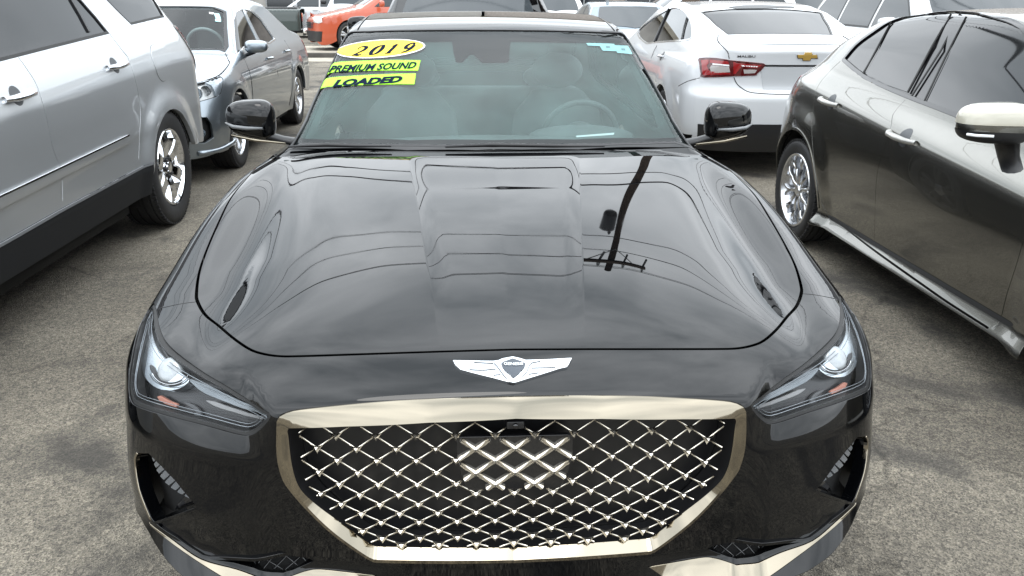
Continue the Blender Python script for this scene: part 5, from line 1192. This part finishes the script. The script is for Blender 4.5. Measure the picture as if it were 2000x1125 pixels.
# ------------------------------------------------------------------ cars further back: one prototype per kind, then copies with their own paint
M_PROTO = pmat('prototype_paint', (.5, .5, .5), .4, coat=1)
SPEC = {
 'sedan': dict(f=make_f([(-.5, .45), (0, .70), (.1, .78), (1.2, .98), (1.3, 1.0), (2.1, 1.37), (2.5, 1.43), (3.0, 1.44), (3.5, 1.38), (4.2, 1.1), (4.7, 1.05), (6, .9)], [(.05, .12), (.2, .05), (.45, .006), (.6, 0), (.74, .006), (.9, .05), (1.0, .10), (1.40, .30), (1.6, .4)], 4.8, .91, .6, .5, 2.9), L=4.8, w=[(.93, .36), (3.7, .36)],
    ws=[(0, 1.33), (-.6, 1.45), (-.50, 2.08), (0, 2.06)], rw=[(0, 3.6), (-.52, 3.6), (-.62, 4.12), (0, 4.14)], sw=[[(1.75, 1.0), (2.15, 1.24), (2.5, 1.34), (2.66, 1.35), (2.66, 1.01)], [(2.74, 1.01), (2.74, 1.35), (3.2, 1.31), (3.7, 1.10), (3.6, 1.04)]], gz=(.5, .64), hz=(.62, .76), sill=.23, tr=.33),
 'suv': dict(f=make_f([(-.5, .6), (0, .90), (.1, .98), (1.0, 1.10), (1.1, 1.12), (1.85, 1.60), (2.2, 1.68), (3.2, 1.70), (4.2, 1.66), (4.5, 1.60), (6, 1.5)], [(.1, .1), (.3, .03), (.5, 0), (.9, .004), (1.02, .02), (1.12, .06), (1.2, .085), (1.6, .25), (2, .42)], 4.75, .94, .5, .42, 3.2, .05, .045, .1, 2.4, rear=[(.2, 4.7), (.6, 4.75), (1., 4.72), (1.6, 4.5), (2, 4.3)]), L=4.75, w=[(.95, .41), (3.72, .41)],
    ws=[(0, 1.15), (-.66, 1.25), (-.56, 1.84), (0, 1.82)], rw=None, sw=[[(1.5, 1.16), (1.95, 1.50), (2.2, 1.57), (2.45, 1.58), (2.45, 1.17)], [(2.55, 1.17), (2.55, 1.58), (3.4, 1.57), (3.4, 1.18)], [(3.5, 1.19), (3.5, 1.57), (4.1, 1.53), (4.3, 1.25)]], gz=(.62, .86), hz=(.74, .90), sill=.3, tr=.37),
 'pickup': dict(f=make_f([(-.5, .8), (0, 1.02), (.1, 1.10), (1.2, 1.20), (1.35, 1.22), (2.0, 1.74), (2.3, 1.82), (3.5, 1.82), (3.75, 1.75), (3.85, 1.20), (3.95, 1.18), (5.6, 1.18), (6.5, 1.18)], [(.1, .1), (.3, .03), (.5, 0), (1.0, .004), (1.2, .03), (1.28, .08), (1.8, .24), (2, .3)], 5.7, .98, .4, .2, 4.5, .03, .04, .06, 2.6), L=5.7, w=[(1.0, .45), (4.55, .45)],
    ws=[(0, 1.4), (-.72, 1.47), (-.64, 2.0), (0, 1.98)], rw=None, sw=[[(1.75, 1.27), (2.1, 1.62), (2.35, 1.70), (2.75, 1.71), (2.75, 1.28)], [(2.85, 1.28), (2.85, 1.71), (3.55, 1.70), (3.66, 1.30)]], gz=(.66, 1.0), hz=(.80, .98), sill=.38, tr=.40)}
PROTO = {}
def proto(kind):
    if kind in PROTO: return PROTO[kind]
    d = SPEC[kind]; root = bpy.data.objects.new('proto_'+kind, None); COL.objects.link(root)
    c = Car(root, d['f'], (0, 0, 0), 0., .75 if kind == 'sedan' else .9)
    top = lambda p: sym(np.array([c.R.to2(c.b.cast([[x_, y_, 2.6]], [[0, 0, -1]])[0])[0] for x_, y_ in p]))
    c.shell(.06, d['L']-.06, d['sill'], d['w'], [], M_PROTO, .065)
    patch('windshield', c.R, top(d['ws']), [], .1, M_FARGLASS, root, .006, .006)
    if d['rw']: patch('rear_window', c.R, top(d['rw']), [], .1, M_FARGLASS, root, .006, .006)
    elif kind == 'suv': patch('rear_window', c.K, np.array([(-.62, 1.14), (.62, 1.14), (.52, 1.54), (-.52, 1.54)]), [], .1, M_FARGLASS, root, .008, .006)
    zt = {'sedan': .74, 'suv': .94, 'pickup': 1.04}[kind]; sl = d['sill']; w = .74
    patch('front_fascia', c.F, np.array([(-w, sl), (w, sl), (w+.06, .5), (w-.05, zt), (-w+.05, zt), (-w-.06, .5)]), [], .08, M_PROTO, root, .0, .01)
    patch('tail_panel', c.K, np.array([(-w, sl), (w, sl), (w+.05, .6), (w-.02, 1.0), (-w+.02, 1.0), (-w-.05, .6)]), [], .08, M_PROTO, root, .0, .01)
    g0, g1_ = d['gz']; gr = patch('grille', c.F, np.array([(-.42, g0), (.42, g0), (.5, g1_), (-.5, g1_)]), [], .08, M_TRIM, root, .006, .01)
    for z_ in np.linspace(g0+.03, g1_-.02, 3): sweep('grille_bar', c.F.to3([(x_, z_) for x_ in np.linspace(-.46, .46, 9)], .008)[0], c.F.to3([(x_, z_) for x_ in np.linspace(-.46, .46, 9)])[1], [(-.012, 0), (-.012, .012), (.012, .012), (.012, 0)], M_CHROME, gr)
    patch('front_bumper', c.F, np.array([(-.74, sl-.02), (.74, sl-.02), (.80, g0-.06), (-.80, g0-.06)]), [], .08, M_CHROME if kind == 'pickup' else M_TRIM, root, .012, .03)
    h0, h1_ = d['hz']
    for sg in (-1, 1):
        patch('headlight', c.F, np.array([(sg*.52, h0+.02), (sg*.52, h1_), (sg*.80, h1_+.01), (sg*.82, h0+.03), (sg*.74, h0)])[::sg], [], .05, pmat('far_headlight', (.62, .63, .62), .15, .4, coat=1), root, .010, .01)
        tl = patch('tail_light', c.K, np.array([(sg*.62, .80), (sg*.84, .80), (sg*.84, 1.04), (sg*.66, 1.04)])[::sg], [], .05, M_RED, root, .010, .01)
        patch('tail_light_amber', c.K, np.array([(sg*.68, .93), (sg*.82, .93), (sg*.82, 1.03), (sg*.68, 1.03)])[::sg], [], .05, M_AMBER, tl, .014, .004)
        for q in d['sw']:
            s_ = patch('side_window', c.S[sg], np.array(q), [], .08, M_FARGLASS, root, .005, .006)
            patch('window_trim', c.S[sg], inset(np.array(q), -.02), [np.array(q)], .08, M_TRIM, s_, .003, .004)
        ys = [q[-1][0]+.04 for q in d['sw']]
        for y_ in ys[:2]: MB().tube(c.side3([(y_, 1.0), (y_, .7), (y_-.03, sl+.06)], sg), .006, 5).build('door_gap', M_GAP, root)
        for y_ in ys[:2]: handle(c, sg, y_-.16, .90 if kind == 'sedan' else 1.03, .2, M_PROTO, False)
        side_mirror(c, (sg*(1.02 if kind == 'sedan' else 1.1), d['sw'][0][0][0]+.12, d['sw'][0][0][1]+.06), sg, (.1, .07, .08), M_PROTO if kind != 'pickup' else M_TRIM)
        for wyc, wr in d['w']: put_wheel(root, 'ten', (sg*(.79 if kind == 'sedan' else .83), wyc, d['tr']), sg, d['tr'], .24, .23)
    c.wells(d['w'], .46, .5)
    if kind == 'pickup':
        MB().box((0, 5.74, .52), (1.7, .12, .16)).build('rear_bumper', M_CHROME, root, bevel=.03); MB().box((0, 5.86, .42), (.07, .26, .07)).build('tow_hitch', M_TRIM, root, bevel=.01)
        MB().box((0, 4.75, 1.165), (1.66, 1.6, .06)).build('bed_cover', M_TRIM, root)
    PROTO[kind] = root; return root
M_FARGLASS = pmat('far_glass', (.03, .036, .04), .04, spec=.45)
def copy_tree(o, parent, paint):
    c = o.copy(); COL.objects.link(c); c.parent = parent
    if c.type == 'MESH' and c.data.materials and c.data.materials[0] == M_PROTO:
        c.material_slots[0].link = 'OBJECT'; c.material_slots[0].material = paint
    for ch in list(o.children): copy_tree(ch, c, paint)
    return c
def parked(kind, name, label, paint, loc, rz=0., group='cars in the rows further back'):
    p = proto(kind); root = bpy.data.objects.new(name, None); COL.objects.link(root); root.location = loc; root.rotation_euler = (0, 0, rz); tag(root, label, 'car' if kind != 'pickup' else 'pickup truck', group)
    for ch in list(p.children): copy_tree(ch, root, paint)
    return root
paint = lambda n, c, m=0.: pmat(n, c, .38, m, coat=1, coat_rough=.02)
at = lambda u, y: float(pix_plane(u, 0, 1, y)[0])
H90 = math.pi/2
parked('suv', 'black_suv', 'black SUV directly behind the black sedan, its windshield above the sedan roof', M_BLACK, (at(915, 7), 5.45, 0))
_o = parked('sedan', 'orange_crossover', 'orange-red crossover standing on the concrete pavement strip', paint('orange_paint', (.42, .065, .018)), (at(600, 22), 22.0, .135), -R_(70)); _o.scale = (1, .95, 1.13)
parked('pickup', 'white_pickup', 'white pickup truck facing the kerb beside the orange crossover', M_WHITE, (at(690, 28), 27.6, 0), R_(4))
parked('pickup', 'green_pickup', 'dark green pickup truck with its tail light beside the white pickup', paint('green_paint', (.02, .035, .032)), (at(590, 25)-5.72, 24.9, 0), -R_(84))
parked('suv', 'white_suv', 'white SUV standing side-on beyond the black SUV', M_WHITE, (at(1160, 18)-.2, 17.4, 0), -R_(86))
parked('sedan', 'blue_grey_sedan', 'blue-grey sedan parked beyond the white sedan', paint('bluegrey_paint', (.14, .19, .23), .4), (2.75, 11.35, 0))
parked('suv', 'silver_grey_suv', 'silver-grey SUV parked to the right of the white sedan', paint('silvergrey_paint', (.45, .46, .46), .3), (5.75, 6.3, 0))
parked('sedan', 'white_compact', 'white car parked behind the silver-grey SUV', M_WHITE, (5.6, 12.3, 0))
for i, (k, u, y_, rz, p, nm, lb) in enumerate([
    ('suv', 505, 33, -H90, M_WHITE, 'white_wagon', 'white wagon parked side-on beyond the green pickup'), ('sedan', 700, 34, 0., paint('dark_grey_paint', (.06, .065, .07), .3), 'dark_grey_sedan', 'dark grey sedan beyond the white pickup'),
    ('suv', 1095, 21.5, 0., paint('pearl_paint', (.62, .62, .6)), 'pearl_suv', 'pearl white SUV facing the kerb left of the side-on white SUV'), ('pickup', 1300, 24, -H90, M_WHITE, 'white_work_truck', 'white pickup truck side-on beyond the white sedan'),
    ('sedan', 1550, 18, 0., paint('maroon_paint', (.16, .02, .02), .2), 'maroon_sedan', 'maroon sedan far behind the white sedan'), ('suv', 1640, 20, 0., M_WHITE, 'white_crossover', 'white crossover far behind the silver-grey SUV'),
    ('suv', 420, 24, R_(20), paint('red_paint', (.30, .02, .02)), 'red_suv', 'red SUV far beyond the silver-blue sedan'), ('sedan', 820, 26, 0., paint('silver2_paint', (.42, .43, .44), .6), 'silver_sedan', 'silver sedan hidden behind the black SUV')]):
    parked(k, nm, lb, p, (at(u, y_), y_, .0), rz)
for r in PROTO.values():
    def kill(o):
        for c in list(o.children): kill(c)
        bpy.data.objects.remove(o)
    kill(r)
# ------------------------------------------------------------------ post, utility pole and wires (the hood mirrors them)
M_WOOD = pmat('pole_wood', (.07, .05, .035), .9, noise=(12, .35), bump=(60, .4, .01)); M_GALV = pmat('galvanised', (.30, .31, .31), .5, .6, noise=(20, .15))
px_ = at(1180, 17.0); b = MB().tube([(px_, 16.6, 0), (px_, 16.6, 2.6)], .036, 10); b.box((px_, 16.6, 2.61), (.075, .075, .02)); b.box((px_, 16.6, .012), (.16, .16, .024))
tag(b.build('sign_post', M_GALV), 'thin grey metal post standing behind the black sedan', 'post')
PX, PY = 3.15, 10.78
pole = empty('utility_pole', 'wooden utility pole with crossarms and a transformer beyond the white sedan', 'utility pole', (PX, PY, 0))
MB().tube([(0, 0, 0), (0, 0, 4), (0, 0, 9.6)], [.13, .12, .09], 14).build('pole_shaft', M_WOOD, pole)
for z_, ln in ((9.0, 2.2),):
    ca = MB().box((0, -.14, z_), (ln, .10, .12)).build('crossarm', M_WOOD, pole, bevel=.01)
    for x_ in np.linspace(-ln/2+.1, ln/2-.1, 4):
        MB().lathe([(0, .03), (.05, .055), (.07, .03), (.12, .05), (.14, .03), (.2, .035), (.21, .001)], 12, 'z').build('insulator', M_GALV, ca).location = (x_, -.14, z_+.06)
        MB().tube([(x_, -.14, z_-.05), (x_+.05, -.2, z_-.5)], .035, 8).build('fuse_cutout', M_TRIM, ca)
    MB().tube([(-ln*.3, -.14, z_-.04), (0, -.1, z_-.6), (ln*.3, -.14, z_-.04)], .018, 6).build('brace', M_GALV, ca)
tr = MB().lathe([(0, .001), (0, .18), (.04, .2), (.62, .2), (.66, .16), (.68, .001)], 20, 'z').build('transformer', M_TRIM, pole, auto=35); tr.location = (-.36, -.1, 6.9)
MB().lathe([(0, .03), (.04, .06), (.08, .03), (.12, .05), (.2, .02), (.2, .001)], 10, 'z').build('bushing', M_TRIM, tr).location = (.08, 0, .68)
M_CABLE = pmat('cable_black', (.012, .012, .012), .6)
def cable(y_, z_, r, sag, label, slope=0.):
    t = np.linspace(-1, 1, 41); pts = [(PX+45*s, PY+y_+slope*45*s, z_-sag+sag*(abs(s)*2-1)**2 if False else z_-sag*(1-(2*abs(s)-1)**2)) for s in t]
    tag(MB().tube(pts, r, 5).build('overhead_cable', M_CABLE), label, 'cable', 'overhead cables')
for y_, z_, r, sg_, lb in ((-.2, 9.22, .010, .35, 'thin overhead cable on top of the crossarm'), (-.6, 8.95, .010, .4, 'thin overhead cable hung at the crossarm end'), (-.2, 8.42, .012, .4, 'thin overhead cable below the crossarm'), (-.5, 7.6, .012, .45, 'overhead cable tied to the pole above the transformer'), (-.18, 6.0, .022, .5, 'thick overhead cable low on the utility pole'), (-.16, 5.6, .016, .5, 'lowest overhead cable on the utility pole')):
    cable(y_, z_, r, sg_, lb)

# ------------------------------------------------------------------ unseen shop buildings past the last row, added for the cars to reflect
M_STUCCO = pmat('stucco', (.40, .385, .36), .9, noise=(2, .12)); M_BRICK = pmat('brown_brick', (.36, .325, .295), .9, noise=(6, .25)); M_SHOPGLASS = pmat('shop_glass', (.02, .025, .03), .05, spec=.6)
def shop(name, label, x0, x1, y, h, mat, n):
    r = empty(name, label, 'building', ((x0+x1)/2, y, 0)); w = x1-x0
    MB().box((0, 5, h/2), (w, 10, h)).build('wall', mat, r, smooth=False)
    MB().box((0, 4.9, h+.12), (w+.5, 10.5, .3)).build('roof_edge', M_CONC, r, smooth=False, bevel=.03)
    MB().box((0, -.55, 3.1), (w*.9, 1.2, .16)).build('awning', M_TRIM, r, smooth=False, bevel=.02)
    for k in range(n):
        xx = -w/2+w*(k+.5)/n
        f_ = MB().box((xx, -.03, 1.45), (w/n*.72, .1, 2.3)).build('window', M_SHOPGLASS, r, smooth=False)
        for d in (-.5, 0, .5): MB().box((xx+d*w/n*.72, -.06, 1.45), (.07, .12, 2.34)).build('frame', M_GALV, f_, smooth=False)
shop('reflection_building', 'unseen pale stucco shop building added for reflections beyond the far cars', -36, .8, 46.3, 7.9, M_STUCCO, 9)
shop('reflection_building', 'unseen sand brick shop building added for reflections beyond the far cars', 1, 38, 46.6, 8.3, M_BRICK, 10)
